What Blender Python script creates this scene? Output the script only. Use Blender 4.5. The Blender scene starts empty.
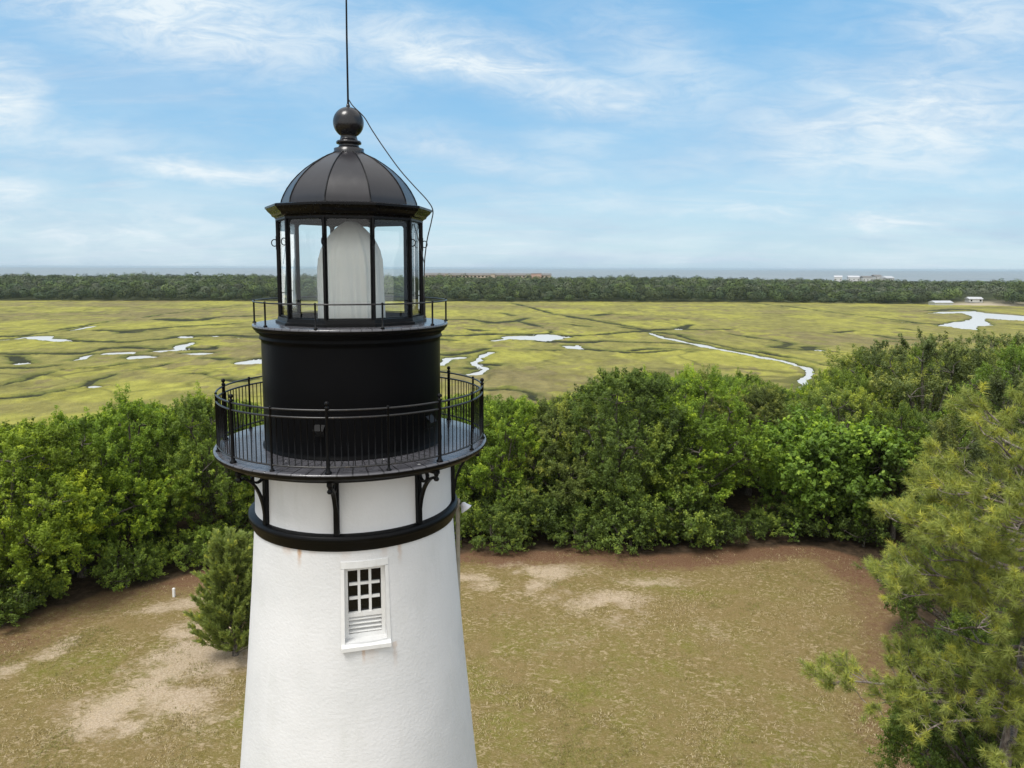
import bpy, math, random
import numpy as np
from mathutils import Matrix, Vector

# ------------------------------------------------------------------ camera, sky, sun, exposure
S = bpy.context.scene
COL = S.collection
PITCH, ROLL, FPX, PPX, PPY, CZ = math.radians(6.3), math.radians(0.23), 740.0, 512.0, 349.7, 17.0
fw = np.array([0, math.cos(PITCH), -math.sin(PITCH)])
u0 = np.array([0, math.sin(PITCH), math.cos(PITCH)])
r0 = np.array([1.0, 0, 0])
RV = r0 * math.cos(ROLL) + u0 * math.sin(ROLL)
UV = u0 * math.cos(ROLL) - r0 * math.sin(ROLL)
cam = bpy.data.objects.new('camera', bpy.data.cameras.new('camera'))
COL.objects.link(cam)
cam.matrix_world = Matrix(((RV[0], UV[0], -fw[0], 0), (RV[1], UV[1], -fw[1], 0), (RV[2], UV[2], -fw[2], CZ), (0, 0, 0, 1)))
cam.data.sensor_width = 36.0
cam.data.lens = 36.0 * FPX / 1024.0
cam.data.shift_y = -(384 - PPY) / 1024.0
cam.data.clip_start = 0.2
cam.data.clip_end = 60000
S.camera = cam

SUN_EL, SUN_AZ = math.radians(62), math.radians(222)      # azimuth counted clockwise from +Y: sun up behind the camera's left shoulder
S.view_settings.view_transform = 'Standard'
S.view_settings.look = 'None'
S.view_settings.gamma = 1.0
S.view_settings.use_curve_mapping = False
S.view_settings.exposure = 0.42
S.cycles.max_bounces = 8
S.cycles.diffuse_bounces = 3
S.cycles.transparent_max_bounces = 16
S.cycles.volume_bounces = 1

W = bpy.data.worlds.new("World")
S.world = W
W.use_nodes = True


class NT:
    """small helper round a node tree"""
    def __init__(s, tree):
        s.t = tree
        s.t.nodes.clear()

    def n(s, typ, **kw):
        nd = s.t.nodes.new(typ)
        for k, v in kw.items():
            if k == 'ins':
                for kk, vv in v.items():
                    if hasattr(vv, 'is_output') or isinstance(vv, bpy.types.NodeSocket):
                        s.t.links.new(vv, nd.inputs[kk])
                    else:
                        nd.inputs[kk].default_value = vv
            else:
                setattr(nd, k, v)
        return nd

    def math(s, op, a, b=0.0, c=0.0, clamp=False):
        nd = s.n('ShaderNodeMath', operation=op, use_clamp=clamp)
        for i, v in enumerate((a, b, c)):
            if isinstance(v, bpy.types.NodeSocket):
                s.t.links.new(v, nd.inputs[i])
            else:
                nd.inputs[i].default_value = v
        return nd.outputs[0]

    def mix(s, fac, a, b, blend='MIX'):
        nd = s.n('ShaderNodeMix', data_type='RGBA', blend_type=blend)
        for i, v in ((0, fac), (6, a), (7, b)):
            if isinstance(v, bpy.types.NodeSocket):
                s.t.links.new(v, nd.inputs[i])
            elif i == 0:
                nd.inputs[i].default_value = v
            else:
                nd.inputs[i].default_value = (*v, 1) if len(v) == 3 else v
        return nd.outputs[2]

    def noise(s, vec, scale, detail=4, rough=0.55, dist=0.0):
        nd = s.n('ShaderNodeTexNoise', ins={'Scale': scale, 'Detail': detail, 'Roughness': rough, 'Distortion': dist})
        if vec is not None:
            s.t.links.new(vec, nd.inputs['Vector'])
        return nd.outputs['Fac']

    def ramp(s, fac, a, b):
        nd = s.n('ShaderNodeMapRange', interpolation_type='SMOOTHSTEP')
        s.t.links.new(fac, nd.inputs[0])
        nd.inputs[1].default_value, nd.inputs[2].default_value = a, b
        return nd.outputs[0]

    def mapping(s, vec, scale=(1, 1, 1), rot=(0, 0, 0), loc=(0, 0, 0)):
        nd = s.n('ShaderNodeMapping', ins={'Scale': scale, 'Rotation': rot, 'Location': loc})
        s.t.links.new(vec, nd.inputs['Vector'])
        return nd.outputs[0]


def build_world():
    t = NT(W.node_tree)
    sky = t.n('ShaderNodeTexSky', sky_type='NISHITA', sun_disc=False, sun_elevation=SUN_EL, sun_rotation=SUN_AZ,
              altitude=20, air_density=1.0, dust_density=0.6, ozone_density=2.0)
    tc = t.n('ShaderNodeTexCoord')
    sp = t.n('ShaderNodeSeparateXYZ', ins={0: tc.outputs['Generated']})
    zc = t.math('MAXIMUM', sp.outputs[2], 0.0)
    den = t.math('ADD', zc, 0.10)
    px = t.math('DIVIDE', sp.outputs[0], den)
    py = t.math('DIVIDE', sp.outputs[1], den)
    pl = t.n('ShaderNodeCombineXYZ', ins={0: px, 1: py, 2: 0.0}).outputs[0]
    # base blue: the Nishita sky drawn towards a soft hazy gradient
    grad = t.mix(t.ramp(zc, 0.0, 0.32), (3.4, 4.9, 6.1), (1.4, 3.75, 6.3))
    blue = t.mix(0.75, t.mix(1.0, sky.outputs[0], (0.85, 1.18, 1.22), 'MULTIPLY'), grad)
    # thin sheet of cirrostratus and brushed fibres everywhere
    v1 = t.mapping(pl, scale=(0.55, 0.8, 1), rot=(0, 0, 0.5), loc=(3.1, 1.7, 0))
    broad = t.ramp(t.noise(v1, 1.0, 6, 0.62, 0.6), 0.38, 0.70)
    v2 = t.mapping(pl, scale=(0.45, 1.7, 1), rot=(0, 0, 0.45), loc=(5.0, 2.6, 0))
    streak = t.ramp(t.noise(v2, 1.3, 9, 0.68, 1.2), 0.46, 0.78)
    cover = t.math('ADD', t.math('MULTIPLY', broad, 0.32), t.math('MULTIPLY', streak, 0.42))
    # the larger clouds, each at its own bearing and height in the sky, torn by fibrous noise
    ysafe = t.math('MAXIMUM', sp.outputs[1], 0.05)
    U, V_ = t.math('DIVIDE', sp.outputs[0], ysafe), t.math('DIVIDE', sp.outputs[2], ysafe)
    uv = t.n('ShaderNodeCombineXYZ', ins={0: U, 1: V_, 2: 0.0}).outputs[0]
    wob = t.n('ShaderNodeTexNoise', ins={'Scale': 5.0, 'Detail': 6, 'Roughness': 0.62})
    t.t.links.new(t.mapping(uv, scale=(1, 2.2, 1)), wob.inputs['Vector'])
    ws_ = t.n('ShaderNodeSeparateXYZ', ins={0: wob.outputs['Color']})
    U2 = t.math('ADD', U, t.math('MULTIPLY', t.math('SUBTRACT', ws_.outputs[0], 0.5), 0.16))
    V2 = t.math('ADD', V_, t.math('MULTIPLY', t.math('SUBTRACT', ws_.outputs[1], 0.5), 0.07))
    fib = t.ramp(t.noise(t.mapping(uv, scale=(5, 16, 1), rot=(0, 0, 0.35)), 2.2, 8, 0.68, 1.0), 0.25, 0.70)
    fib2 = t.ramp(t.noise(t.mapping(uv, scale=(5, 20, 1)), 2.0, 8, 0.65, 0.6), 0.30, 0.68)
    big = None
    for px, py, rx, ry, ang, amt, fb in ((475, 66, 140, 17, -14, .95, 0), (585, 98, 90, 15, -8, .75, 0), (660, 75, 110, 26, -20, .55, 0), (190, 22, 190, 30, -10, .90, 0), (330, 48, 110, 18, -12, .65, 0), (8, 108, 50, 24, 0, .9, 1),
                                         (210, 178, 95, 7, -4, .95, 1), (15, 190, 55, 12, -6, .85, 1), (110, 230, 190, 17, -1, .75, 1), (890, 128, 160, 36, 4, .85, 1), (470, 158, 120, 10, -12, .6, 0), (560, 170, 60, 8, -8, .5, 0),
                                         (740, 212, 90, 6, -2, .75, 1), (880, 218, 90, 6, 3, .85, 1), (960, 25, 120, 40, 10, .65, 1), (640, 240, 160, 8, 0, .45, 1), (980, 190, 80, 9, 4, .5, 1), (570, 145, 50, 9, 0, .5, 1), (600, 205, 190, 9, -2, .5, 1), (430, 245, 220, 8, 1, .5, 1), (820, 250, 200, 7, 0, .5, 1), (130, 255, 180, 6, 0, .5, 1), (700, 165, 120, 14, 3, .45, 1), (90, 150, 120, 18, -3, .55, 1)):
        ca, sa = math.cos(math.radians(ang)), math.sin(math.radians(ang))
        du = t.math('SUBTRACT', U2, (px - 512) / 740.0)
        dv = t.math('SUBTRACT', V2, (268 - py) / 740.0)
        a = t.math('DIVIDE', t.math('ADD', t.math('MULTIPLY', du, ca), t.math('MULTIPLY', dv, sa)), 1.15 * rx / 740.0)
        b = t.math('DIVIDE', t.math('SUBTRACT', t.math('MULTIPLY', dv, ca), t.math('MULTIPLY', du, sa)), 1.9 * ry / 740.0)
        d2 = t.math('ADD', t.math('MULTIPLY', a, a), t.math('MULTIPLY', b, b))
        g = t.math('MULTIPLY', t.math('POWER', 2.718, t.math('MULTIPLY', d2, -0.9)), amt)
        g = t.math('MULTIPLY', g, t.math('ADD', t.math('MULTIPLY', fib2 if fb else fib, 0.62), 0.58))
        big = g if big is None else t.math('MAXIMUM', big, g)
    big = t.math('MULTIPLY', big, t.math('GREATER_THAN', sp.outputs[1], 0.06))
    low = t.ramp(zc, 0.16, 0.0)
    high = t.math('MAXIMUM', t.ramp(zc, 0.36, 0.75), t.math('MAXIMUM', t.ramp(sp.outputs[1], -0.05, -0.6), t.math('MULTIPLY', t.ramp(t.math('ABSOLUTE', sp.outputs[0]), 0.66, 0.92), 0.7)))   # thin cloud overhead, with unseen cloud added landward and sideways to whiten the light
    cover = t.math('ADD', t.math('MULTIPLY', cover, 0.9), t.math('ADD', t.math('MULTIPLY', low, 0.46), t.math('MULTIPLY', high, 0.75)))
    cover = t.math('MINIMUM', t.math('MAXIMUM', cover, big), 0.95)
    shade = t.ramp(t.noise(t.mapping(uv, scale=(2.5, 10, 1), loc=(1.0, 7.7, 0)), 1.4, 5, 0.6, 0.4), 0.35, 0.65)
    cloudc = t.mix(shade, (3.75, 4.65, 5.85), (5.1, 6.0, 6.65))
    cloudc = t.mix(big, cloudc, (6.2, 6.85, 7.2))
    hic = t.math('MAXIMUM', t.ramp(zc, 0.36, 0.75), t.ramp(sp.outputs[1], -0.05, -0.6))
    cloudc = t.mix(hic, cloudc, (9.3, 9.15, 8.95))  # unseen cloud brightened towards neutral to light the tower evenly
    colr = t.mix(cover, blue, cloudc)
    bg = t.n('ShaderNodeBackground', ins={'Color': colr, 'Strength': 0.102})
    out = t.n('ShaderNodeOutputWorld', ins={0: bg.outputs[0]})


build_world()
W.cycles.sampling_method = 'MANUAL'
W.cycles.sample_map_resolution = 512

sun = bpy.data.objects.new('sun', bpy.data.lights.new('sun', 'SUN'))
COL.objects.link(sun)
sun.data.energy = 2.3
sun.data.angle = math.radians(22)
sun.data.color = (1.0, 0.965, 0.92)
sd = Vector((math.sin(SUN_AZ) * math.cos(SUN_EL), math.cos(SUN_AZ) * math.cos(SUN_EL), math.sin(SUN_EL)))
sun.rotation_euler = sd.to_track_quat('Z', 'Y').to_euler()

# ------------------------------------------------------------------ helpers
R = np.random.default_rng(11)
TAU = 2 * math.pi


def proj(p):
    p = np.asarray(p, float) - np.array([0, 0, CZ])
    d = p @ fw
    return np.stack([PPX + FPX * (p @ RV) / d, PPY - FPX * (p @ UV) / d], -1)


def ray(x, y):
    return fw + (x - PPX) / FPX * RV + (PPY - y) / FPX * UV


def on_z(x, y, z):
    d = ray(x, y)
    return d * ((z - CZ) / d[2]) + np.array([0, 0, CZ])


def on_y(x, y, Y):
    d = ray(x, y)
    return d * (Y / d[1]) + np.array([0, 0, CZ])


def hash2(ix, iy, seed):
    h = (ix.astype(np.int64) * 374761393 + iy.astype(np.int64) * 668265263 + seed * 144665) & 0x7fffffff
    h = ((h ^ (h >> 13)) * 1274126177) & 0x7fffffff
    return ((h ^ (h >> 16)) & 0xffff) / 65535.0


def vnoise(x, y, seed=0):
    ix, iy = np.floor(x), np.floor(y)
    fx, fy = x - ix, y - iy
    fx, fy = fx * fx * (3 - 2 * fx), fy * fy * (3 - 2 * fy)
    a, b = hash2(ix, iy, seed), hash2(ix + 1, iy, seed)
    c, d = hash2(ix, iy + 1, seed), hash2(ix + 1, iy + 1, seed)
    return (a * (1 - fx) + b * fx) * (1 - fy) + (c * (1 - fx) + d * fx) * fy


def fbm(x, y, seed=0, octs=4):
    s, a, t = 0, 0.5, 0
    for k in range(octs):
        s = s + a * vnoise(x * 2 ** k + 13.7 * k, y * 2 ** k + 7.1 * k, seed + k)
        t += a
        a *= 0.55
    return s / t


def sstep(x, a, b):
    t = np.clip((x - a) / (b - a), 0, 1)
    return t * t * (3 - 2 * t)


def link(name, me, mat=None, parent=None):
    o = bpy.data.objects.new(name, me)
    COL.objects.link(o)
    if mat is not None:
        me.materials.append(mat)
    if parent is not None:
        o.parent = parent
    return o


def empty(name, loc=(0, 0, 0), rz=0.0, parent=None):
    o = bpy.data.objects.new(name, None)
    o.empty_display_size = 0.3
    o.location = loc
    o.rotation_euler = (0, 0, rz)
    COL.objects.link(o)
    if parent:
        o.parent = parent
    return o


def tag(o, label=None, cat=None, group=None, kind=None):
    if label: o['label'] = label
    if cat: o['category'] = cat
    if group: o['group'] = group
    if kind: o['kind'] = kind
    return o


def copy_tree(o, parent=None):
    c = o.copy()
    COL.objects.link(c)
    c.parent = parent
    for ch in list(o.children):
        copy_tree(ch, c)
    return c


def raw_mesh(name, verts, faces, smooth=False, attrs=None):
    """verts (n,3); faces (m,k) of one size; attrs {name: per-face or per-vertex float / colour array}"""
    verts = np.asarray(verts, np.float32)
    faces = np.asarray(faces, np.int32)
    me = bpy.data.meshes.new(name)
    n, (m, k) = len(verts), faces.shape
    me.vertices.add(n)
    me.vertices.foreach_set('co', verts.ravel())
    me.loops.add(m * k)
    me.loops.foreach_set('vertex_index', faces.ravel())
    me.polygons.add(m)
    me.polygons.foreach_set('loop_start', np.arange(0, m * k, k, dtype=np.int32))
    me.polygons.foreach_set('loop_total', np.full(m, k, np.int32))
    if smooth:
        me.polygons.foreach_set('use_smooth', np.ones(m, bool))
    me.update(calc_edges=True)
    for an, arr in (attrs or {}).items():
        arr = np.asarray(arr, np.float32)
        dom = 'FACE' if len(arr) == m else 'POINT'
        if arr.ndim == 1:
            me.attributes.new(an, 'FLOAT', dom).data.foreach_set('value', arr)
        else:
            a4 = np.ones((len(arr), 4), np.float32)
            a4[:, :3] = arr[:, :3]
            me.attributes.new(an, 'FLOAT_COLOR', dom).data.foreach_set('color', a4.ravel())
    return me


class MB:
    """collects shapes for ONE mesh object"""
    def __init__(s):
        s.v, s.f, s.sm = [], [], []

    def add(s, verts, faces, smooth=False):
        b = len(s.v)
        s.v += [tuple(map(float, q)) for q in verts]
        s.f += [tuple(i + b for i in q) for q in faces]
        s.sm += [smooth] * len(faces)
        return s

    def lathe(s, prof, n=64, c=(0, 0), a0=0.0, a1=TAU, smooth=True, off=0.0):
        full = abs(a1 - a0 - TAU) < 1e-6
        m = n if full else n + 1
        vs = []
        for r, z in prof:
            for i in range(m):
                a = a0 + off + (a1 - a0) * i / n
                vs.append((c[0] + r * math.cos(a), c[1] + r * math.sin(a), z))
        fs = []
        for j in range(len(prof) - 1):
            for i in range(n):
                i2 = (i + 1) % m
                fs.append((j * m + i, j * m + i2, (j + 1) * m + i2, (j + 1) * m + i))
        return s.add(vs, fs, smooth)

    def box(s, c, size, rz=0.0, bev=0.0):
        x, y, z = (q / 2 for q in size)
        ca, sa = math.cos(rz), math.sin(rz)
        vs = []
        for sz in (-1, 1):
            for sx, sy in ((-1, -1), (1, -1), (1, 1), (-1, 1)):
                px, py = sx * x, sy * y
                vs.append((c[0] + px * ca - py * sa, c[1] + px * sa + py * ca, c[2] + sz * z))
        return s.add(vs, [(3, 2, 1, 0), (4, 5, 6, 7), (0, 1, 5, 4), (1, 2, 6, 5), (2, 3, 7, 6), (3, 0, 4, 7)])

    def tube(s, pts, rad, n=8, closed=False, cap=True, smooth=True):
        pts = [Vector(p) for p in pts]
        rads = rad if hasattr(rad, '__len__') else [rad] * len(pts)
        vs, fs = [], []
        up = None
        m = len(pts)
        for i, p in enumerate(pts):
            if closed:
                d = pts[(i + 1) % m] - pts[i - 1]
            else:
                d = pts[min(i + 1, m - 1)] - pts[max(i - 1, 0)]
            d.normalize()
            if up is None:
                up = Vector((0, 0, 1)) if abs(d.z) < 0.9 else Vector((1, 0, 0))
            a = d.cross(up)
            if a.length < 1e-6:
                a = d.orthogonal()
            a.normalize()
            b = a.cross(d).normalized()
            up = b
            for k in range(n):
                t = TAU * k / n
                vs.append(p + (a * math.cos(t) + b * math.sin(t)) * rads[i])
        for i in range(m if closed else m - 1):
            i2 = (i + 1) % m
            for k in range(n):
                k2 = (k + 1) % n
                fs.append((i * n + k, i * n + k2, i2 * n + k2, i2 * n + k))
        s.add(vs, fs, smooth)
        if cap and not closed:
            b = len(s.v) - len(vs)
            s.f.append(tuple(b + k for k in range(n)))
            s.f.append(tuple(b + (m - 1) * n + n - 1 - k for k in range(n)))
            s.sm += [False, False]
        return s

    def extrude(s, poly, axis_o, ax, ay, an, th):
        """flat polygon (2-D points) in plane (ax, ay) at axis_o, thickened by th along an, centred"""
        o, ax, ay, an = map(Vector, (axis_o, ax, ay, an))
        vs = [o + ax * p[0] + ay * p[1] - an * th / 2 for p in poly] + [o + ax * p[0] + ay * p[1] + an * th / 2 for p in poly]
        n = len(poly)
        fs = [tuple(range(n - 1, -1, -1)), tuple(range(n, 2 * n))] + [(i, (i + 1) % n, n + (i + 1) % n, n + i) for i in range(n)]
        return s.add(vs, fs)

    def build(s, name, mat=None, parent=None):
        me = bpy.data.meshes.new(name)
        me.from_pydata(s.v, [], s.f)
        me.polygons.foreach_set('use_smooth', np.array(s.sm, bool))
        me.update()
        return link(name, me, mat, parent)


def spline(pts, n=10):
    P = [Vector(p) for p in pts]
    out = []
    for i in range(len(P) - 1):
        a, b, c, d = P[max(i - 1, 0)], P[i], P[i + 1], P[min(i + 2, len(P) - 1)]
        for k in range(n):
            t = k / n
            out.append(0.5 * ((2 * b) + (c - a) * t + (2 * a - 5 * b + 4 * c - d) * t * t + (3 * b - a - 3 * c + d) * t ** 3))
    out.append(P[-1])
    return out


# ------------------------------------------------------------------ materials
def new_mat(name):
    m = bpy.data.materials.new(name)
    m.use_nodes = True
    return m, NT(m.node_tree)


def finish(t, color, rough=0.6, bump=None, bstr=0.3, bdist=0.02, spec=0.5, metal=0.0):
    b = t.n('ShaderNodeBsdfPrincipled')
    for nm, v in (('Base Color', color), ('Roughness', rough), ('Specular IOR Level', spec), ('Metallic', metal)):
        if isinstance(v, bpy.types.NodeSocket):
            t.t.links.new(v, b.inputs[nm])
        else:
            b.inputs[nm].default_value = (*v, 1) if nm == 'Base Color' else v
    if bump is not None:
        bp = t.n('ShaderNodeBump', ins={'Strength': bstr, 'Distance': bdist, 'Height': bump})
        t.t.links.new(bp.outputs[0], b.inputs['Normal'])
    t.n('ShaderNodeOutputMaterial', ins={0: b.outputs[0]})
    return b


def paint(name, col, rough=0.4, var=0.15, scale=6.0, bstr=0.08, dirt=None, spec=0.5):
    m, t = new_mat(name)
    tc = t.n('ShaderNodeTexCoord').outputs['Object']
    n1 = t.noise(tc, scale, 5)
    n2 = t.noise(t.mapping(tc, scale=(4, 4, 0.35)), scale, 4)
    c = t.mix(t.math('MULTIPLY', t.ramp(n1, 0.35, 0.7), var), col, tuple(q * 0.55 for q in col))
    if dirt:
        c = t.mix(t.math('MULTIPLY', t.ramp(n2, 0.55, 0.75), 0.5), c, dirt)
    rg = t.math('ADD', rough - 0.08, t.math('MULTIPLY', n2, 0.16))
    finish(t, c, rg, n1, bstr, 0.02, spec)
    return m


M = {}
M['black'] = paint('black_iron_paint', (0.0036, 0.0037, 0.0042), 0.40, 0.3, 5, spec=0.16)
M['rail'] = paint('worn_rail_paint', (0.012, 0.012, 0.013), 0.34, 0.3, 9, 0.1, (0.10, 0.075, 0.05), spec=0.55)
M['eave'] = paint('glossy_black_cornice', (0.0035, 0.0035, 0.004), 0.26, 0.2, 4, 0.04, spec=0.14)
M['drum'] = paint('black_wall_paint', (0.0030, 0.0031, 0.0036), 0.40, 0.3, 3, 0.12, spec=0.06)
M['dome'] = paint('dome_paint', (0.019, 0.0182, 0.0215), 0.34, 0.35, 2.5, 0.12, (0.028, 0.027, 0.030), spec=0.5)
M['finial'] = paint('finial_paint', (0.010, 0.010, 0.0125), 0.25, 0.2, 6)
M['white'] = paint('white_wood_paint', (0.74, 0.74, 0.72), 0.45, 0.12, 8, 0.05, (0.60, 0.58, 0.52))
M['brass'] = paint('weathered_gutter', (0.30, 0.26, 0.16), 0.45, 0.4, 12)
M['conduit'] = paint('weathered_wood_conduit', (0.34, 0.31, 0.24), 0.7, 0.5, 9)
M['cable'] = paint('copper_cable', (0.03, 0.028, 0.028), 0.5)
M['lampshade'] = paint('white_enamel', (0.78, 0.78, 0.80), 0.3)


def mat_wall(axis_bounds=None):
    m, t = new_mat('whitewashed_brick')
    tc = t.n('ShaderNodeTexCoord').outputs['Object']
    sp = t.n('ShaderNodeSeparateXYZ', ins={0: tc})
    ang = t.math('ARCTAN2', sp.outputs[1], sp.outputs[0])
    cyl = t.n('ShaderNodeCombineXYZ', ins={0: t.math('MULTIPLY', ang, 1.6), 1: sp.outputs[2], 2: 0.0}).outputs[0]
    big = t.noise(cyl, 0.7, 5)
    run = t.noise(t.mapping(cyl, scale=(3.0, 0.5, 1)), 1.3, 6, 0.7, 0.6)
    c = t.mix(t.ramp(big, 0.35, 0.7), (0.70, 0.70, 0.695), (0.63, 0.635, 0.63))
    c = t.mix(t.math('MULTIPLY', t.ramp(run, 0.45, 0.85), 0.30), c, (0.58, 0.575, 0.55))
    # rust weeping under the black belt at a few bolts
    zz = sp.outputs[2]
    for a_deg, ztop, ln, wd, amt in ((-108.5, 13.09, 0.30, 0.050, 0.75), (-116.0, 13.09, 0.16, 0.14, 0.35), (-101, 13.09, 0.10, 0.1, 0.15), (-55.0, 13.09, 0.34, 0.05, 0.40), (-63.5, 13.09, 0.25, 0.09, 0.18), (-60.0, 11.70, 0.45, 0.05, 0.28), (-75.5, 11.70, 0.25, 0.03, 0.45), (-84.0, 13.09, 0.2, 0.12, 0.14), (-72.0, 11.70, 0.3, 0.14, 0.18)):
        dx = t.math('DIVIDE', t.math('ABSOLUTE', t.math('SUBTRACT', ang, math.radians(a_deg))), wd / 1.6)
        dx = t.math('ADD', dx, t.math('MULTIPLY', t.math('SUBTRACT', t.noise(cyl, 14, 3), 0.5), 1.6))
        fx = t.ramp(dx, 1.0, 0.1)
        dz = t.math('DIVIDE', t.math('SUBTRACT', ztop, zz), ln)
        fz = t.math('MULTIPLY', t.ramp(dz, 1.0, 0.0), t.math('GREATER_THAN', dz, -0.05))
        c = t.mix(t.math('MULTIPLY', t.math('MULTIPLY', fx, fz), amt), c, (0.45, 0.22, 0.06))
    brick = t.n('ShaderNodeTexBrick', ins={'Scale': 1.0, 'Mortar Size': 0.012, 'Mortar Smooth': 0.6, 'Brick Width': 0.21, 'Row Height': 0.075,
                                            'Color1': (1, 1, 1, 1), 'Color2': (0.85, 0.85, 0.85, 1), 'Mortar': (0.3, 0.3, 0.3, 1)})
    t.t.links.new(cyl, brick.inputs['Vector'])
    h = t.math('ADD', t.math('MULTIPLY', brick.outputs['Fac'], -0.03), t.math('ADD', t.noise(cyl, 22, 4), t.math('MULTIPLY', t.noise(cyl, 3.0, 4), 1.2)))
    mild = t.ramp(t.noise(t.mapping(cyl, scale=(1.6, 0.5, 1), loc=(4, 2, 0)), 1.1, 7, 0.7, 0.4), 0.52, 0.78)
    c = t.mix(t.math('MULTIPLY', mild, 0.36), c, (0.50, 0.51, 0.47))
    finish(t, c, 0.7, h, 0.45, 0.012, 0.25)
    return m


M['wall'] = mat_wall()


def mat_deck():
    m, t = new_mat('grey_deck_plates')
    tc = t.n('ShaderNodeTexCoord').outputs['Object']
    sp = t.n('ShaderNodeSeparateXYZ', ins={0: tc})
    ang = t.math('ARCTAN2', sp.outputs[1], sp.outputs[0])
    fr = t.math('FRACT', t.math('MULTIPLY', ang, 64 / TAU))
    seam = t.math('GREATER_THAN', t.math('ABSOLUTE', t.math('SUBTRACT', fr, 0.5)), 0.44)
    n = t.noise(tc, 7, 5)
    c = t.mix(t.ramp(n, 0.3, 0.7), (0.066, 0.065, 0.072), (0.092, 0.090, 0.100))
    c = t.mix(t.math('MULTIPLY', seam, 0.7), c, (0.012, 0.012, 0.013))
    spot = t.ramp(t.noise(t.mapping(tc, scale=(1, 1, 1), loc=(3.3, 1.2, 0)), 9, 2, 0.4), 0.74, 0.77)
    c = t.mix(spot, c, (0.6, 0.6, 0.58))
    finish(t, c, t.math('ADD', 0.16, t.math('MULTIPLY', n, 0.16)), t.math('SUBTRACT', t.math('MULTIPLY', n, 0.3), seam), 0.08, 0.01, 0.75)
    return m


M['deck'] = mat_deck()


def mat_glass():
    m, t = new_mat('lantern_glass')
    fr = t.n('ShaderNodeFresnel', ins={'IOR': 1.5})
    tr = t.n('ShaderNodeBsdfTransparent', ins={'Color': (0.95, 0.975, 0.97, 1)})
    gl = t.n('ShaderNodeBsdfGlossy', ins={'Color': (1, 1, 1, 1), 'Roughness': 0.01})
    f = t.math('MINIMUM', t.math('MULTIPLY', fr.outputs[0], 1.0), 0.9)
    mx = t.n('ShaderNodeMixShader', ins={0: f, 1: tr.outputs[0], 2: gl.outputs[0]})
    t.n('ShaderNodeOutputMaterial', ins={0: mx.outputs[0]})
    return m


M['glass'] = mat_glass()
m_, t_ = new_mat('dark_window_glass')
finish(t_, (0.004, 0.005, 0.005), 0.06, None, spec=0.35)
M['darkglass'] = m_


def mat_cloth():
    m, t = new_mat('canvas_cover')
    tc = t.n('ShaderNodeTexCoord').outputs['Object']
    c = t.mix(t.noise(tc, 2.5, 4), (0.74, 0.74, 0.70), (0.82, 0.82, 0.78))
    finish(t, c, 0.85, t.noise(tc, 90, 2), 0.1, 0.004, 0.2)
    return m


M['cloth'] = mat_cloth()


def mat_leaf(name='leaves', rough=0.55, trans=0.36, dark=0.40, spec=0.25):
    """colour comes from each tree's own object colour, varied leaf by leaf"""
    m, t = new_mat(name)
    oi = t.n('ShaderNodeObjectInfo')
    at = t.n('ShaderNodeAttribute', attribute_name='tint')
    f = at.outputs['Fac']
    base = oi.outputs['Color']
    shade_leaf = t.mix(1.0, base, (dark, dark * 1.02, dark * 1.1), 'MULTIPLY')  # inner leaves darkened: crown shade put into the colour
    new = t.mix(1.0, base, (1.95, 1.65, 1.15), 'MULTIPLY')  # yellower young leaves, brightened further as painted highlights on tips and tops
    c = t.mix(t.ramp(f, 0.0, 0.55), shade_leaf, base)
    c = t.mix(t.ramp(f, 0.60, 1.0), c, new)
    p = t.n('ShaderNodeBsdfPrincipled', ins={'Base Color': c, 'Roughness': rough, 'Specular IOR Level': spec})
    tl = t.n('ShaderNodeBsdfTranslucent', ins={'Color': t.mix(1.0, c, (1.5, 1.45, 0.6), 'MULTIPLY')})
    mx = t.n('ShaderNodeMixShader', ins={0: trans, 1: p.outputs[0], 2: tl.outputs[0]})
    t.n('ShaderNodeOutputMaterial', ins={0: mx.outputs[0]})
    return m


M['leaf'] = mat_leaf()
M['needle'] = mat_leaf('needles', 0.5, 0.25, 0.42)


def mat_bark(name, a, b):
    m, t = new_mat(name)
    tc = t.n('ShaderNodeTexCoord').outputs['Object']
    n = t.noise(t.mapping(tc, scale=(5, 5, 1.2)), 3, 6, 0.65, 0.5)
    finish(t, t.mix(t.ramp(n, 0.35, 0.7), a, b), 0.9, n, 0.8, 0.05, 0.2)
    return m


M['bark'] = mat_bark('oak_bark', (0.06, 0.05, 0.04), (0.20, 0.18, 0.15))
M['pinebark'] = mat_bark('pine_bark', (0.13, 0.10, 0.085), (0.34, 0.30, 0.27))


# ------------------------------------------------------------------ ground of the hill: lawn, pine straw, woodland floor
LAWN_PX = [(-420, 800), (-300, 735), (-150, 680), (0, 634), (60, 609), (130, 588), (195, 572), (250, 562), (330, 557), (460, 552), (540, 549), (600, 551),
           (640, 556), (700, 553), (760, 545), (820, 547), (856, 560), (885, 590), (892, 620), (896, 660), (905, 700), (920, 768)]
LAWN = np.array([on_z(x, y, 0.0)[:2] for x, y in LAWN_PX])
LAWN = np.vstack([[-60, -40], [-60, 10], LAWN, [10.5, 15.0], [9.5, 5.0], [9.5, -40]])


def poly_signed(x, y, P):
    """distance to polygon outline, negative inside"""
    d = np.full(np.shape(x), 1e9)
    ins = np.zeros(np.shape(x), bool)
    for (ax, ay), (bx, by) in zip(P, np.roll(P, -1, 0)):
        ex, ey = bx - ax, by - ay
        t = np.clip(((x - ax) * ex + (y - ay) * ey) / (ex * ex + ey * ey), 0, 1)
        d = np.minimum(d, np.hypot(x - ax - t * ex, y - ay - t * ey))
        c = (ay > y) != (by > y)
        with np.errstate(divide='ignore', invalid='ignore'):
            xi = ax + (y - ay) * ex / (ey if ey != 0 else 1e-9)
        ins ^= c & (x < xi)
    return np.where(ins, -d, d)


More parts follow.
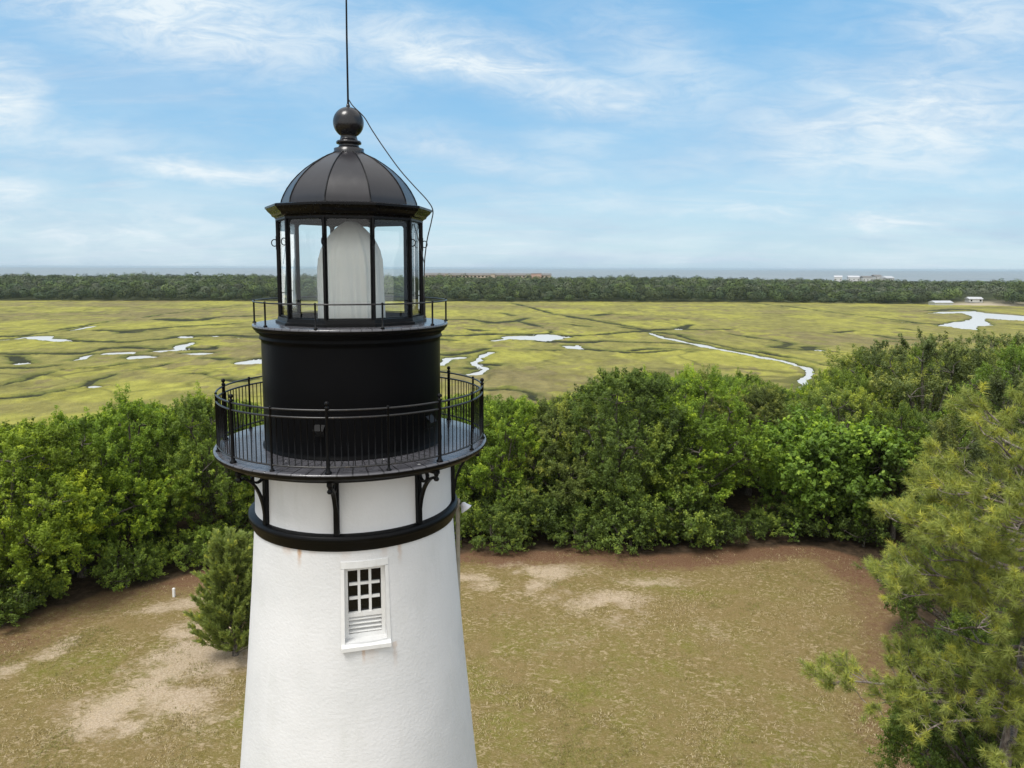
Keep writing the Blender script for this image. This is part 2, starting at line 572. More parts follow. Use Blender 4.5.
def hill_z(x, y):
    x, y = np.asarray(x, float), np.asarray(y, float)
    q = np.hypot(np.maximum(np.abs(x) - 40, 0) * 0.5, np.maximum(y, 0))
    return -12.4 * sstep(q, 46, 132) + 0.25 * (fbm(x / 9, y / 9, 5, 3) - 0.5)


def grid_mesh(name, xs, ys, zf):
    X, Y = np.meshgrid(xs, ys)
    Z = zf(X, Y)
    nx, ny = len(xs), len(ys)
    i = np.arange(nx * ny).reshape(ny, nx)
    F = np.stack([i[:-1, :-1], i[:-1, 1:], i[1:, 1:], i[1:, :-1]], -1).reshape(-1, 4)
    return np.stack([X, Y, Z], -1).reshape(-1, 3), F


def build_hill():
    xs = np.concatenate([np.arange(-230, -32, 4.0), np.arange(-32, 27, 0.16), np.arange(27, 231, 4.0)])
    ys = np.concatenate([np.arange(-60, 16, 3.0), np.arange(16, 47, 0.16), np.arange(47, 150, 2.5)])
    V, F = grid_mesh('ground', xs, ys, hill_z)
    x, y = V[:, 0], V[:, 1]
    wx = x + 1.6 * (fbm(x / 2.2, y / 2.2, 21) - 0.5)
    wy = y + 1.6 * (fbm(x / 2.2, y / 2.2, 31) - 0.5)
    sdist = poly_signed(wx, wy, LAWN)
    V[:, 2] += np.where(sdist < 0.5, 0.05 * (fbm(x / .6, y / .6, 77, 3) - 0.5), 0.12 * (fbm(x / .5, y / .5, 78, 3) - .5))
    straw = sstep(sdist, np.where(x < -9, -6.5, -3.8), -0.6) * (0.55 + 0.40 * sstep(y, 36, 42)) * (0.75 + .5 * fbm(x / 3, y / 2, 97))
    pix = proj(V)

    def blob(cx, cy, rx, ry, seed):
        c = on_z(cx, cy, 0.0)
        bx_ = x + 5 * (fbm(x / 3.5, y / 3.5, seed + 200) - .5)
        by_ = y + 5 * (fbm(x / 3.5, y / 3.5, seed + 300) - .5)
        m = np.exp(-0.6 * (((bx_ - c[0]) / rx) ** 2 + ((by_ - c[1]) / ry) ** 2))
        return m * ((0.35 if seed in (1, 13) else 0) + sstep(fbm(x / 1.6, y / 1.6, seed, 5), .30, .68)) * 0.85
    sand = np.zeros(len(x))
    for a in ((175, 678, 2.2, 3.0, 1), (120, 735, 3.5, 2.0, 2), (30, 720, 3, 1.6, 12), (225, 645, 1.6, 1.6, 13), (530, 575, 3.0, 2.2, 3), (610, 600, 2.5, 2.6, 4), (740, 690, 2.2, 3.2, 5),
              (560, 640, 1.6, 2.0, 6), (840, 585, 3.0, 2.4, 7), (800, 640, 1.8, 2.2, 8), (700, 620, 2.0, 1.8, 9), (490, 600, 1.8, 2.0, 10), (880, 735, 2.2, 3.0, 11)):
        sand = np.maximum(sand, blob(*a) * (1.7 if a[4] in (1, 13) else 1.0 if a[4] in (3, 4) else 0.2 if a[4] in (5, 7, 8, 11) else 0.4))
    green = np.zeros(len(x))
    for a in ((520, 690, 4.5, 4.0, 41), (650, 650, 3.0, 2.0, 42), (60, 690, 3.2, 1.6, 43), (230, 720, 1.6, 2.5, 44), (800, 745, 3, 2, 45), (110, 660, 3.5, 1.0, 46), (690, 590, 3.5, 1.2, 47)):
        green = np.maximum(green, blob(*a))
    # two worn curving wheel tracks in front of the wood's edge
    tr = np.abs(sdist + 3.6 + 1.2 * (fbm(x / 7, y / 7, 9) - .5))
    sand = np.maximum(sand, 0.7 * sstep(x, 12, 7) * np.exp(-((sdist + 3.9) / 0.9) ** 2) * sstep(fbm(x / 3.0, y / 2.0, 93, 4), .42, .62))
    sand = np.maximum(sand, 0.22 * np.exp(-(tr / 0.45) ** 2) * sstep(fbm(x / 4, y / 4, 91), .35, .6))
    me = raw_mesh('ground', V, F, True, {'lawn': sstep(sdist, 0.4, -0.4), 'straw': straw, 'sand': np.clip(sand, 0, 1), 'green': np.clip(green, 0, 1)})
    m, t = new_mat('lawn_and_woodland_floor')
    geo = t.n('ShaderNodeNewGeometry').outputs['Position']
    A = {k: t.n('ShaderNodeAttribute', attribute_name=k).outputs['Fac'] for k in ('lawn', 'straw', 'sand', 'green')}
    n1 = t.noise(geo, 0.55, 5, 0.6, 0.4)
    n2 = t.noise(geo, 3.2, 5, 0.65, 0.6)
    n3 = t.noise(t.mapping(geo, scale=(1, 1, 1), rot=(0, 0, .6)), 15, 3, 0.7)
    n4 = t.noise(t.mapping(geo, scale=(1.0, 1.5, 1), rot=(0, 0, .85)), 3.8, 5, 0.68, 0.9)
    n5 = t.noise(t.mapping(geo, scale=(1.2, 2.0, 1), rot=(0, 0, .4)), 9.0, 3, 0.7, 0.5)
    dry = t.mix(t.ramp(n1, 0.35, 0.65), (0.228, 0.165, 0.068), (0.190, 0.146, 0.046))
    dry = t.mix(t.math('MULTIPLY', t.ramp(n2, 0.45, 0.7), 0.7), dry, (0.145, 0.115, 0.030))
    dry = t.mix(t.math('MULTIPLY', t.ramp(n3, 0.5, 0.72), 0.5), dry, (0.36, 0.29, 0.17))
    gr = t.math('MULTIPLY', A['green'], t.ramp(n2, 0.25, 0.6))
    dry = t.mix(gr, dry, t.mix(t.ramp(n3, .4, .65), (0.135, 0.145, 0.016), (0.22, 0.205, 0.045)))
    sandm = t.math('MULTIPLY', t.ramp(t.math('ADD', A['sand'], t.math('MULTIPLY', t.math('SUBTRACT', n4, 0.5), 1.5)), 0.12, 0.85), 0.85)
    c = t.mix(sandm, dry, t.mix(t.ramp(n3, .35, .65), (0.60, 0.49, 0.37), (0.42, 0.32, 0.22)))
    speck = t.math('MULTIPLY', t.ramp(n4, 0.50, 0.63), t.ramp(n1, 0.34, 0.62))
    c = t.mix(t.math('MULTIPLY', speck, 0.6), c, (0.50, 0.385, 0.245))
    c = t.mix(t.math('MULTIPLY', t.ramp(n5, 0.56, 0.70), 0.5), c, (0.46, 0.36, 0.22))
    c = t.mix(t.math('MULTIPLY', t.ramp(n5, 0.46, 0.30), 0.45), c, (0.105, 0.085, 0.030))
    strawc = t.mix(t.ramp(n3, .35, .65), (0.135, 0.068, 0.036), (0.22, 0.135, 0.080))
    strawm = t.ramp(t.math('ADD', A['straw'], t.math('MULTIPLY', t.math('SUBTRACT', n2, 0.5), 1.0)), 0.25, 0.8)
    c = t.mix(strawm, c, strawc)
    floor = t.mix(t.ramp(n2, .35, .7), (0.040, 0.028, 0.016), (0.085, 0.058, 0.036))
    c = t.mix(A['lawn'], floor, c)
    h = t.math('ADD', t.math('MULTIPLY', n3, 0.7), t.noise(geo, 40, 2))
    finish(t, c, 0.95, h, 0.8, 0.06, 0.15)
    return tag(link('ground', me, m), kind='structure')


def build_grass():
    """short dry blades and fallen straw over the lawn: nobody could count them"""
    rg = np.random.default_rng(21)
    n = 150000
    d = rg.uniform(0, 1, n)
    y = 18 + 26 * d
    x = rg.uniform(-1, 1, n) * (0.78 * y)
    ok = poly_signed(x, y, LAWN) < -0.2 - 3.0 * rg.uniform(0, 1, n) ** 3
    cl = fbm(x / 1.1, y / 1.1, 401, 4)
    cl2 = fbm(x / 5.0, y / 5.0, 411, 4)
    ok &= rg.uniform(0, 1, n) < (sstep(cl, .40, .62) + .05) * (0.15 + sstep(cl2, .36, .62))
    x, y = x[ok], y[ok]
    n = len(x)
    z = hill_z(x, y)
    k = 3
    x, y, z = (np.repeat(a, k) + rg.normal(0, .03, n * k) * (i < 2) for i, a in enumerate((x, y, z)))
    m = n * k
    az = rg.uniform(0, TAU, m)
    lean = rg.uniform(.3, 1.5, m)
    L = rg.uniform(.05, .13, m)
    dr = np.stack([np.cos(az) * np.sin(lean), np.sin(az) * np.sin(lean), np.cos(lean)], -1)
    sd_ = np.stack([-np.sin(az), np.cos(az), 0 * az], -1) * 0.009
    b = np.stack([x, y, z], -1)
    v = np.stack([b - sd_, b + sd_, b + dr * L[:, None]], 1).reshape(-1, 3)
    dry, pale, gr = np.array((.27, .21, .085)), np.array((.56, .46, .29)), np.array((.17, .17, .035))
    g = sstep(fbm(x / 3, y / 3, 405, 3), .48, .62)[:, None]
    p_ = (rg.uniform(0, 1, m) < .28)[:, None]
    C = np.where(p_, pale, dry) * (1 - .8 * g) + gr * .8 * g
    me = raw_mesh('grass_tufts', v, np.arange(3 * m).reshape(m, 3), False, {'blade': C * rg.uniform(.75, 1.25, (m, 1))})
    mt, t = new_mat('dry_grass_blades')
    finish(t, t.n('ShaderNodeAttribute', attribute_name='blade').outputs['Color'], 0.8, None, spec=0.15)
    tag(link('grass_tufts', me, mt), 'short dry grass and straw scattered over the lawn', 'grass', kind='stuff')


# ------------------------------------------------------------------ salt marsh with its creeks
MZ, WZ = -11.0, -11.16
# (x px, y px, thickness px) along each channel, turned at once into metres on the marsh
WATER = [
    [(-40, 343, 3), (0, 340.5, 2.4), (23, 338, 1.6), (39, 337, 2.2), (46, 339.0, 1.8), (60, 341.0, 1.4)],
    [(66, 331.7, .7), (78, 329.2, 2.0), (87, 327.0, 2.8), (96, 325.6, 1.4)],
    [(77, 360.3, 2.2), (84, 356.8, 2.6), (96, 354.2, 1.0)],
    [(116, 353.2, 2.2), (124, 353.4, 2.0), (134, 353.8, 1.2)],
    [(136, 356.8, 2.0), (143, 357.8, 3.0), (148, 357, 2)],
    [(157, 351.5, 2.0), (167, 350.5, 3.4), (177, 349.5, 6.0), (184, 345.5, 5.5), (191, 342.8, 2.2)],
    [(187.5, 336.6, 1.4), (189.4, 337.6, 1.8)], [(196, 340.6, 2.8), (201, 339.6, 2.8)], [(190, 353.8, 1.6), (203, 354, 1.8)],
    [(215, 336.5, 1), (217, 336.6, 1.0)], [(238, 338, .9), (244, 338.2, 1.0)], [(256, 362, 5), (268, 361, 4)],
    [(90, 386.6, 1.6), (92, 387.4, 1.8)], [(22, 363.6, 1.6), (26, 364.5, 1.0)],
    [(492, 341.0, 1.0), (504, 339.8, 1.6), (513, 339, 1.8), (524, 337.6, 4.0), (536, 338.3, 4.8), (544, 337.6, 4.2), (549, 335.4, 2.6), (556, 336.8, 3.0), (565, 337.2, 1.4)],
    [(565, 345.6, 1.6), (572, 346.8, 2.6), (576, 348.2, 2.6), (578, 345.2, 1.0)],
    [(438, 365, 4), (442, 362, 5.0), (444.5, 358.8, 2.8), (451, 358.4, 2.4), (458, 357.3, 1.8)],
    [(491, 352.3, 2.4), (483, 355.2, 3.2), (477, 358.0, 3.0), (475.5, 362.6, 3.4), (479, 367, 3.0), (485, 370.2, 4.0), (480, 373.2, 5.0), (473, 374.6, 3.2)],
    [(648.7, 332.8, 2.6), (653, 334.6, 3.2), (660, 337.0, 3.4), (668, 338.8, 3.2), (677, 340.4, 2.8), (688, 342.6, 2.6), (698, 344.8, 3.0), (708, 347, 3.6), (718, 349, 4.0), (732, 352, 3.6), (747, 354.4, 3.8), (760, 356.8, 4.0),
     (772, 359, 4.2), (784, 361.2, 4.4), (797, 364.8, 4.6), (808, 368.6, 5.0), (812, 373.0, 4.6), (804, 380.0, 4), (800, 390, 4), (812, 405, 4)],
    [(679, 328.8, 1.2), (681, 329.3, 1.6)],
    [(818, 349.5, 1.5), (820, 350.4, 1.5)],
    [(1006, 323.8, 1.0), (1018, 325.0, 1.6), (1050, 328, 2)],
    [(883, 320.4, .6), (898, 322.0, .9), (914, 324.0, .7)],
    [(-330, 352, 4), (-250, 346, 4), (-160, 347, 3)], [(1100, 345, 4), (1190, 352, 5), (1300, 356, 5)],
]
DITCH = [
    [(-60, 341, 2), (0, 337.2, 1.7), (23, 336.4, 1.7), (47, 332.7, 2), (68, 328.8, 1.8), (98, 323.3, 1.8), (121, 320.4, 1.5), (143, 318, 1.3), (162, 315, 1.2), (200, 310, .9), (240, 305.5, .7)],
    [(44, 337.4, 1.2), (66, 341.3, 1.8), (94, 342, 1.4), (125, 342.5, 1.2), (160, 339.4, 1.6), (187, 336.0, 2), (220, 335.4, 1.2), (250, 336.4, 1.4), (275, 337, 1)],
    [(-60, 356, 1.5), (0, 353.6, 1.6), (20, 354.6, 1.8), (49, 354, 1.4), (82, 353.4, 1.8), (94, 351.3, 1.8), (109, 348.7, 1.8), (137, 347.8, 1.6), (160, 348.7, 1.4)],
    [(168, 319, 1), (200, 320.5, 1.2), (215, 317.6, .8), (255, 316, 1)], [(165, 319.5, 1.8), (183, 321.0, 2.2)],
    [(95, 331, .8), (131, 331.0, 1.8), (170, 327.6, 1.2), (235, 324, .8)],
    [(120, 331.4, 1.4), (130, 332.2, 2.4)],
    [(-50, 392, 2), (0, 387, 2.4), (20, 382, 2.4), (39, 376.5, 2.4), (64, 370, 2.2), (94, 368.6, 1.0), (125, 364, .9)],
    [(-60, 402, 2), (0, 398.5, 2), (23, 396.6, 3), (49, 393.7, 2.6), (70, 389.7, 2.8), (84, 386, 2.4), (90, 381.4, 3), (109, 375.7, 2), (137, 369.8, 1.6), (164, 365, .8)],
    [(0, 368.5, .8), (35, 368, 1.0), (56, 366, .8)], [(12, 357, 1.6), (22, 363, 1.6)],
    [(190, 374, .8), (205, 375.8, 1.2), (225, 379.5, .9), (245, 382, 1.4), (262, 378, 1)], [(205, 358, .9), (240, 360, 1.2), (258, 359.4, 3)],
    [(186, 349.6, 3), (205, 349.4, 3), (215, 347, 1.4)],
    [(510, 302.7, .9), (526, 306.6, 1.2), (541.6, 310.5, 1.6), (555, 314.4, 1.2), (577, 318, 2.0), (596, 321, 1.4), (616, 325, 1.8), (631, 327, 1.8), (649, 330, 1.7)],
    [(440, 319.8, .9), (465, 320, 1.6), (480, 321, .9), (493, 323.4, 1.6), (518, 320.6, 1.4), (527, 318.3, 1.6)],
    [(518, 321.2, 1.0), (536, 325.7, 2.2), (551, 330.6, 1.6), (549, 334, 2.2)], [(470, 329.6, 1.2), (478, 330.8, 2.4)],
    [(563, 324, .8), (588, 327, .8)], [(500, 313, .8), (513, 316, 1.2)], [(596, 315.8, 1.8), (612, 313.8, 1.2)],
    [(440, 336, 1.8), (465, 335.5, 1.4), (493, 334.8, 1.8), (524, 334.8, 1.4), (546, 335.2, 1.4), (569, 336.2, 1.2), (596, 335.4, 1.4), (624, 332.8, 1.5), (645, 331.2, 1.8)],
    [(440, 339.6, 1.6), (456, 340.8, 1.2)],
    [(543, 341.4, 1.8), (565, 342.4, 2.4), (581, 342.6, 2.2), (602, 341.8, 1.0), (640, 342.8, 1.0), (690, 344.6, .8)],
    [(577, 348.8, 1.6), (592, 350.2, 1.8), (616, 352, 1.0), (640, 353.3, 1.2), (690, 350, .8)], [(536, 350.2, 1), (560, 350.6, 1)],
    [(440, 355.4, 2.2), (463, 354.4, 1.6), (487, 349.0, 2.6)], [(468, 368.5, 2.6), (473, 369, 2.6)], [(486, 365, 2.6), (491, 365, 2.4)],
    [(480, 389.6, 1), (504, 389, 1.4), (526, 391.5, 1.2), (535, 394.5, 2.6), (537, 399, 2.4)],
    [(620, 327, 1.4), (636, 329, 1.8), (649, 330, 1.6), (679.5, 329.2, 1.6), (688, 325, 1.0)],
    [(660, 333.2, 2.2), (676, 335.5, 2.2), (690, 339.2, 2.2), (706, 343, 2.2), (722, 346, 2.4), (745, 350.4, 2.8), (772, 355, 2.8), (800, 360, 2.6), (825, 365, 2.2), (840, 368, 2)],
    [(681, 329.4, 1.0), (708, 330, .8), (729, 329, .7)], [(729, 334, .8), (751, 337.6, 1.3), (772, 340, 1.0), (788, 343.5, 1.8), (776, 347.2, 1.8)],
    [(774, 347, 1.4), (805, 350, 1.2), (830, 351.5, 1.2), (863, 354.5, 1.6)], [(808, 347, 4), (812, 350, 3)],
    [(753, 303.2, 1.6), (768, 304.6, 1.5), (794, 307.3, 1.4), (815, 310, 1.5), (833, 312.5, 1.5), (866, 316.7, 1.7), (894, 320, 1.7), (918, 323.4, 1.8), (940, 324.4, 2.0)],
    [(872, 335, 2), (892, 338.4, 2.2), (909, 340.0, 1.6)], [(900, 329, 2), (912, 330, 1.6)], [(888, 341.5, 1.6), (900, 342.6, 2)],
    [(930, 311, .8), (960, 309.6, 1.0), (985, 311.6, .8)], [(980, 318, 1.4), (1010, 319.8, 1.6), (1060, 322.4, 1.6)],
    [(690, 352, .7), (660, 349, 1), (630, 351, 1)], [(850, 331, .6), (835, 333, .8)],
]
BROWN = [[(763, 310.6, 1.6), (778, 311.2, 2.6), (790, 311.0, 1.6)], [(900, 329.5, 1.6), (912, 330, 1.6)], [(500, 370, 10), (545, 374, 12), (580, 371, 8)], [(20, 404, 10), (80, 408, 16), (120, 403, 10)],
         [(120, 372, 6), (190, 377, 9)], [(640, 372, 10), (680, 376, 10)], [(700, 365, 6), (745, 369, 6)], [(760, 330, 4), (800, 333, 6)], [(560, 365, 4), (620, 362, 6)]]


def stroke_field(x, y, strokes, wk=1.0):
    """signed distance in metres to the nearest channel (negative inside)"""
    best = np.full(x.shape, 60.0)
    for st in strokes:
        P, Wd = [], []
        for k_, (a, b, w) in enumerate(st):
            p = on_z(a, b, MZ)
            q = on_z(a, b + 1, MZ)
            mpp, hpp = math.hypot(p[0] - q[0], p[1] - q[1]), p[1] / FPX
            n0, n1 = st[max(k_ - 1, 0)], st[min(k_ + 1, len(st) - 1)]
            g0, g1 = on_z(n0[0], n0[1], MZ), on_z(n1[0], n1[1], MZ)
            cg = abs(g1[0] - g0[0]) / (math.hypot(g1[0] - g0[0], g1[1] - g0[1]) + 1e-6)
            ci = abs(n1[0] - n0[0]) / (math.hypot(n1[0] - n0[0], n1[1] - n0[1]) + 1e-6)
            sg, si = math.sqrt(max(0, 1 - cg * cg)), math.sqrt(max(0, 1 - ci * ci))
            P.append(p[:2])
            Wd.append(0.5 * w * wk * max(mpp * cg / ci if ci > si else hpp * sg / si, hpp))
        for (p, q, w0, w1) in zip(P[:-1], P[1:], Wd[:-1], Wd[1:]):
            pad = max(w0, w1) + 14
            sel = (x > min(p[0], q[0]) - pad) & (x < max(p[0], q[0]) + pad) & (y > min(p[1], q[1]) - pad) & (y < max(p[1], q[1]) + pad)
            if not sel.any():
                continue
            xs, ys = x[sel], y[sel]
            ex, ey = q[0] - p[0], q[1] - p[1]
            t = np.clip(((xs - p[0]) * ex + (ys - p[1]) * ey) / (ex * ex + ey * ey + 1e-9), 0, 1)
            d = np.hypot(xs - p[0] - t * ex, ys - p[1] - t * ey) - (w0 + (w1 - w0) * t)
            best[sel] = np.minimum(best[sel], d)
    return best


def build_marsh():
    nr, nc = 520, 1250
    rows = np.geomspace(98, 660, nr)
    cols = np.linspace(-1.0, 1.0, nc)
    Y = np.repeat(rows, nc)
    X = Y * np.tile(cols, nr)
    wx = X + 4.5 * (fbm(X / 9, Y / 9, 3, 5) - 0.5)
    wy = Y + 7.0 * (fbm(X / 9, Y / 9, 8, 5) - 0.5)
    sw = stroke_field(wx, wy, WATER, 1.05)
    pool = np.array([on_z(a, b, MZ)[:2] for a, b in ((937, 326.3), (949, 322.4), (966, 321), (973, 317.3), (964, 313.2), (940, 313.6), (927, 313.6), (940, 311.8), (973, 311), (986, 313), (1010, 314.6), (1024, 316), (1065, 318),
                                                    (1065, 322.4), (1024, 320.4), (1003, 319.4), (986, 318.2), (981.6, 320.4), (993, 323.8), (990, 325.7), (976, 327), (974, 330), (962, 329), (953, 327))])
    near = (np.abs(X - 265) < 120) & (np.abs(Y - 440) < 130)
    sw[near] = np.minimum(sw[near], poly_signed(wx[near], wy[near], pool))
    sdt = stroke_field(wx, wy, DITCH, 0.92) + 1.5 * sstep(fbm(X / 14, Y / 14, 55, 4), .50, .75)
    br = stroke_field(X + 14 * (fbm(X / 16, Y / 16, 41, 3) - .5), Y + 14 * (fbm(X / 16, Y / 16, 42, 3) - .5), BROWN)
    # small wandering drains everywhere
    wz = fbm(X / 60 + 2 * fbm(X / 90, Y / 90, 60, 2), Y / 45, 61, 4)
    thin = np.abs(wz - 0.5) * 60 / 2.2
    sdr = thin - 0.35 * sstep(fbm(X / 70, Y / 70, 63, 2), 0.45, 0.65)
    bumps = 0.40 * (fbm(X / 3.5, Y / 3.5, 15, 4) - 0.5) + 0.35 * (fbm(X / 22, Y / 22, 17, 3) - 0.5)
    levee = 0.30 * np.exp(-((np.minimum(sw, sdt) - 2.2) / 1.8) ** 2)
    Z = MZ + bumps + levee + 0.30 * (fbm(X / 1.6, Y / 1.6, 19, 3) - 0.5)
    Z = np.where(sw < 1.0, MZ - 0.75 + (Z - MZ + 0.75) * sstep(sw, -0.9, 1.0), Z)
    dd = sstep(sdt, 1.0, -0.8)
    Z = Z - 0.50 * dd * (sw > 1.0) - 0.16 * sstep(sdr, 0.35, -0.2)
    Z = np.maximum(Z, np.where(sw > 1.2, WZ + 0.03, -99))
    # species: tall yellow-green cordgrass, olive short grass, brown needlerush, dark banks
    a = fbm(X / 22, Y / 34, 70, 6)
    b = fbm(X / 5, Y / 9, 74, 5)
    e = fbm(X / 75, Y / 60, 79, 3)
    olive, yell, brown = np.array((0.230, 0.214, 0.062)), np.array((0.305, 0.292, 0.062)), np.array((0.200, 0.168, 0.074))
    C = olive + (yell - olive) * sstep(a + 0.5 * (b - .5), 0.40, 0.62)[:, None]
    C = C + (brown - C) * (0.85 * sstep(e + 0.9 * (b - 0.5), 0.55, 0.68))[:, None]
    C = C + (brown * 0.92 - C) * (0.5 * sstep(br + 8 * (b - .5), 2.0, -4.0))[:, None]
    edge = np.minimum(sw, sdt)
    gb = np.array((0.105, 0.125, 0.030))
    C = C + (gb - C) * (0.72 * sstep(edge + 5 * (b - .5), 3.2, 0.3))[:, None]
    mud = np.array((0.034, 0.037, 0.018))
    C = C + (mud - C) * (0.97 * sstep(edge, 0.9, 0.2))[:, None]
    C = C * (0.62 + 0.76 * fbm(X / 2.6, Y / 6, 88, 5))[:, None]
    C = C + (np.array((0.085, 0.085, 0.028)) - C) * (0.6 * sstep(sdr, 0.5, -0.1))[:, None]
    i = np.arange(nr * nc).reshape(nr, nc)
    F = np.stack([i[:-1, :-1], i[:-1, 1:], i[1:, 1:], i[1:, :-1]], -1).reshape(-1, 4)
    me = raw_mesh('marsh', np.stack([X, Y, Z], -1), F, True, {'grass': C})
    m, t = new_mat('cordgrass_marsh')
    geo = t.n('ShaderNodeNewGeometry').outputs['Position']
    at = t.n('ShaderNodeAttribute', attribute_name='grass').outputs['Color']
    n1 = t.noise(geo, 0.35, 5, 0.7, 0.5)
    n2 = t.noise(geo, 1.5, 3, 0.7)
    c = t.mix(t.math('MULTIPLY', t.ramp(n1, 0.35, 0.65), 0.45), at, t.mix(1.0, at, (0.62, 0.64, 0.75), 'MULTIPLY'))
    c = t.mix(t.math('MULTIPLY', t.ramp(n2, 0.45, 0.7), 0.30), c, t.mix(1.0, at, (1.35, 1.28, 1.15), 'MULTIPLY'))
    finish(t, c, 0.9, t.math('ADD', n1, n2), 0.9, 0.5, 0.1)
    o = tag(link('marsh', me, m), kind='structure')
    # tide water standing in the creeks
    mw, t = new_mat('creek_water')
    geo = t.n('ShaderNodeNewGeometry').outputs['Position']
    finish(t, (0.50, 0.49, 0.46), 0.34, t.noise(geo, 0.9, 3), 0.3, 0.08, 1.0)
    q = MB().add([(-700, 90, WZ), (700, 90, WZ), (900, 662, WZ), (-900, 662, WZ)], [(0, 1, 2, 3)])
    tag(q.build('creek_water', mw), kind='structure')
    return o


def shore_y(x):
    """near edge of the far wood (metres), nearer on the right"""
    xs = [-900, -470, -200, 0, 150, 260, 330, 380, 420, 480, 900]
    ys = [596, 600, 612, 618, 622, 618, 596, 572, 540, 505, 420]
    return np.interp(x, xs, ys)


def shore_z(x, y):
    d = np.asarray(y) - shore_y(x)
    return -11.3 + 4.6 * sstep(d, -4, 70) - 5.2 * sstep(d, 400, 520)


def build_far_shore():
    xs = np.linspace(-1500, 1500, 260)
    ds = np.concatenate([np.linspace(-14, 20, 8), np.linspace(30, 400, 22), np.linspace(415, 560, 14)])
    X, D = np.meshgrid(xs, ds)
    Y = shore_y(X) + D
    Z = shore_z(X, Y) + 0.5 * (fbm(X / 18, Y / 18, 33, 3) - .5)
    i = np.arange(X.size).reshape(X.shape)
    F = np.stack([i[:-1, :-1], i[:-1, 1:], i[1:, 1:], i[1:, :-1]], -1).reshape(-1, 4)
    dd = D.ravel()
    g, s_, b = np.array((0.060, 0.070, 0.030)), np.array((0.42, 0.36, 0.26)), np.array((0.30, 0.25, 0.14))
    n = fbm(X.ravel() / 30, Y.ravel() / 14, 35, 3)
    rim = sstep(dd, 12, -2) * sstep(n, .42, .6)
    lot = np.exp(-(((X.ravel() - 372) / 34) ** 2 + ((Y.ravel() - 588) / 16) ** 2)) + np.exp(-(((X.ravel() - 395) / 50) ** 2 + ((Y.ravel() - 556) / 5) ** 2))
    C = g + (b - g) * rim[:, None]
    C = C + (s_ - C) * np.clip(np.maximum(sstep(dd, 420, 470), 1.3 * lot), 0, 1)[:, None]
    me = raw_mesh('far_shore', np.stack([X, Y, Z], -1).reshape(-1, 3), F, True, {'soil': C})
    m, t = new_mat('sandy_shore')
    at = t.n('ShaderNodeAttribute', attribute_name='soil').outputs['Color']
    geo = t.n('ShaderNodeNewGeometry').outputs['Position']
    n = t.noise(geo, 0.3, 4)
    finish(t, t.mix(t.math('MULTIPLY', n, 0.5), at, t.mix(1.0, at, (.6, .6, .6), 'MULTIPLY')), 0.95, n, 0.6, 0.6, 0.1)
    tag(link('far_shore', me, m), kind='structure')
    ms, t = new_mat('sea_water')
    geo = t.n('ShaderNodeNewGeometry').outputs['Position']
    w = t.noise(t.mapping(geo, scale=(0.5, 1, 1)), 0.16, 5, 0.65, 0.6)
    sw = t.noise(t.mapping(geo, scale=(0.25, 1, 1)), 0.006, 4, 0.6)
    c = t.mix(t.ramp(sw, .4, .65), (0.22, 0.25, 0.265), (0.18, 0.215, 0.235))
    finish(t, c, 0.6, w, 0.6, 1.2, 0.25)
    n = 48
    vs, fs = [], []
    rr = (430, 900, 1600, 4000, 10000, 22000)
    for r_ in rr:
        for k in range(n + 1):
            a = math.radians(8 + 164 * k / n)
            vs.append((r_ * math.cos(a), 560 * (r_ < 1000) + r_ * math.sin(a), -11.6))
    for j in range(len(rr) - 1):
        for k in range(n):
            fs.append((j * (n + 1) + k, j * (n + 1) + k + 1, (j + 1) * (n + 1) + k + 1, (j + 1) * (n + 1) + k))
    tag(MB().add(vs, fs).build('sea', ms), kind='structure')


build_hill()
build_grass()
build_marsh()
build_far_shore()

# ------------------------------------------------------------------ the lighthouse
AX, AY = on_y(351.3, 268, 11.4)[:2]
LH = empty('lighthouse', (AX, AY, 0))
tag(LH, 'white brick lighthouse with black railed gallery, black drum and domed glass lantern', 'lighthouse')
D2R = math.radians
FA = D2R(-79.5)                       # the lantern's front pane faces here


def wall_r(z):
    return float(np.interp(z, [0, 3, 6, 9.0, 11.0, 12.2, 13.1, 13.3, 14.25], [3.05, 2.60, 2.21, 1.885, 1.692, 1.592, 1.530, 1.512, 1.497]))


def polar(r, a, z):
    return (r * math.cos(a), r * math.sin(a), z)


WA = D2R(-74.0)                        # window azimuth
WH, WZ0, WZ1 = 0.285, 11.80, 12.84     # opening half width, bottom, top


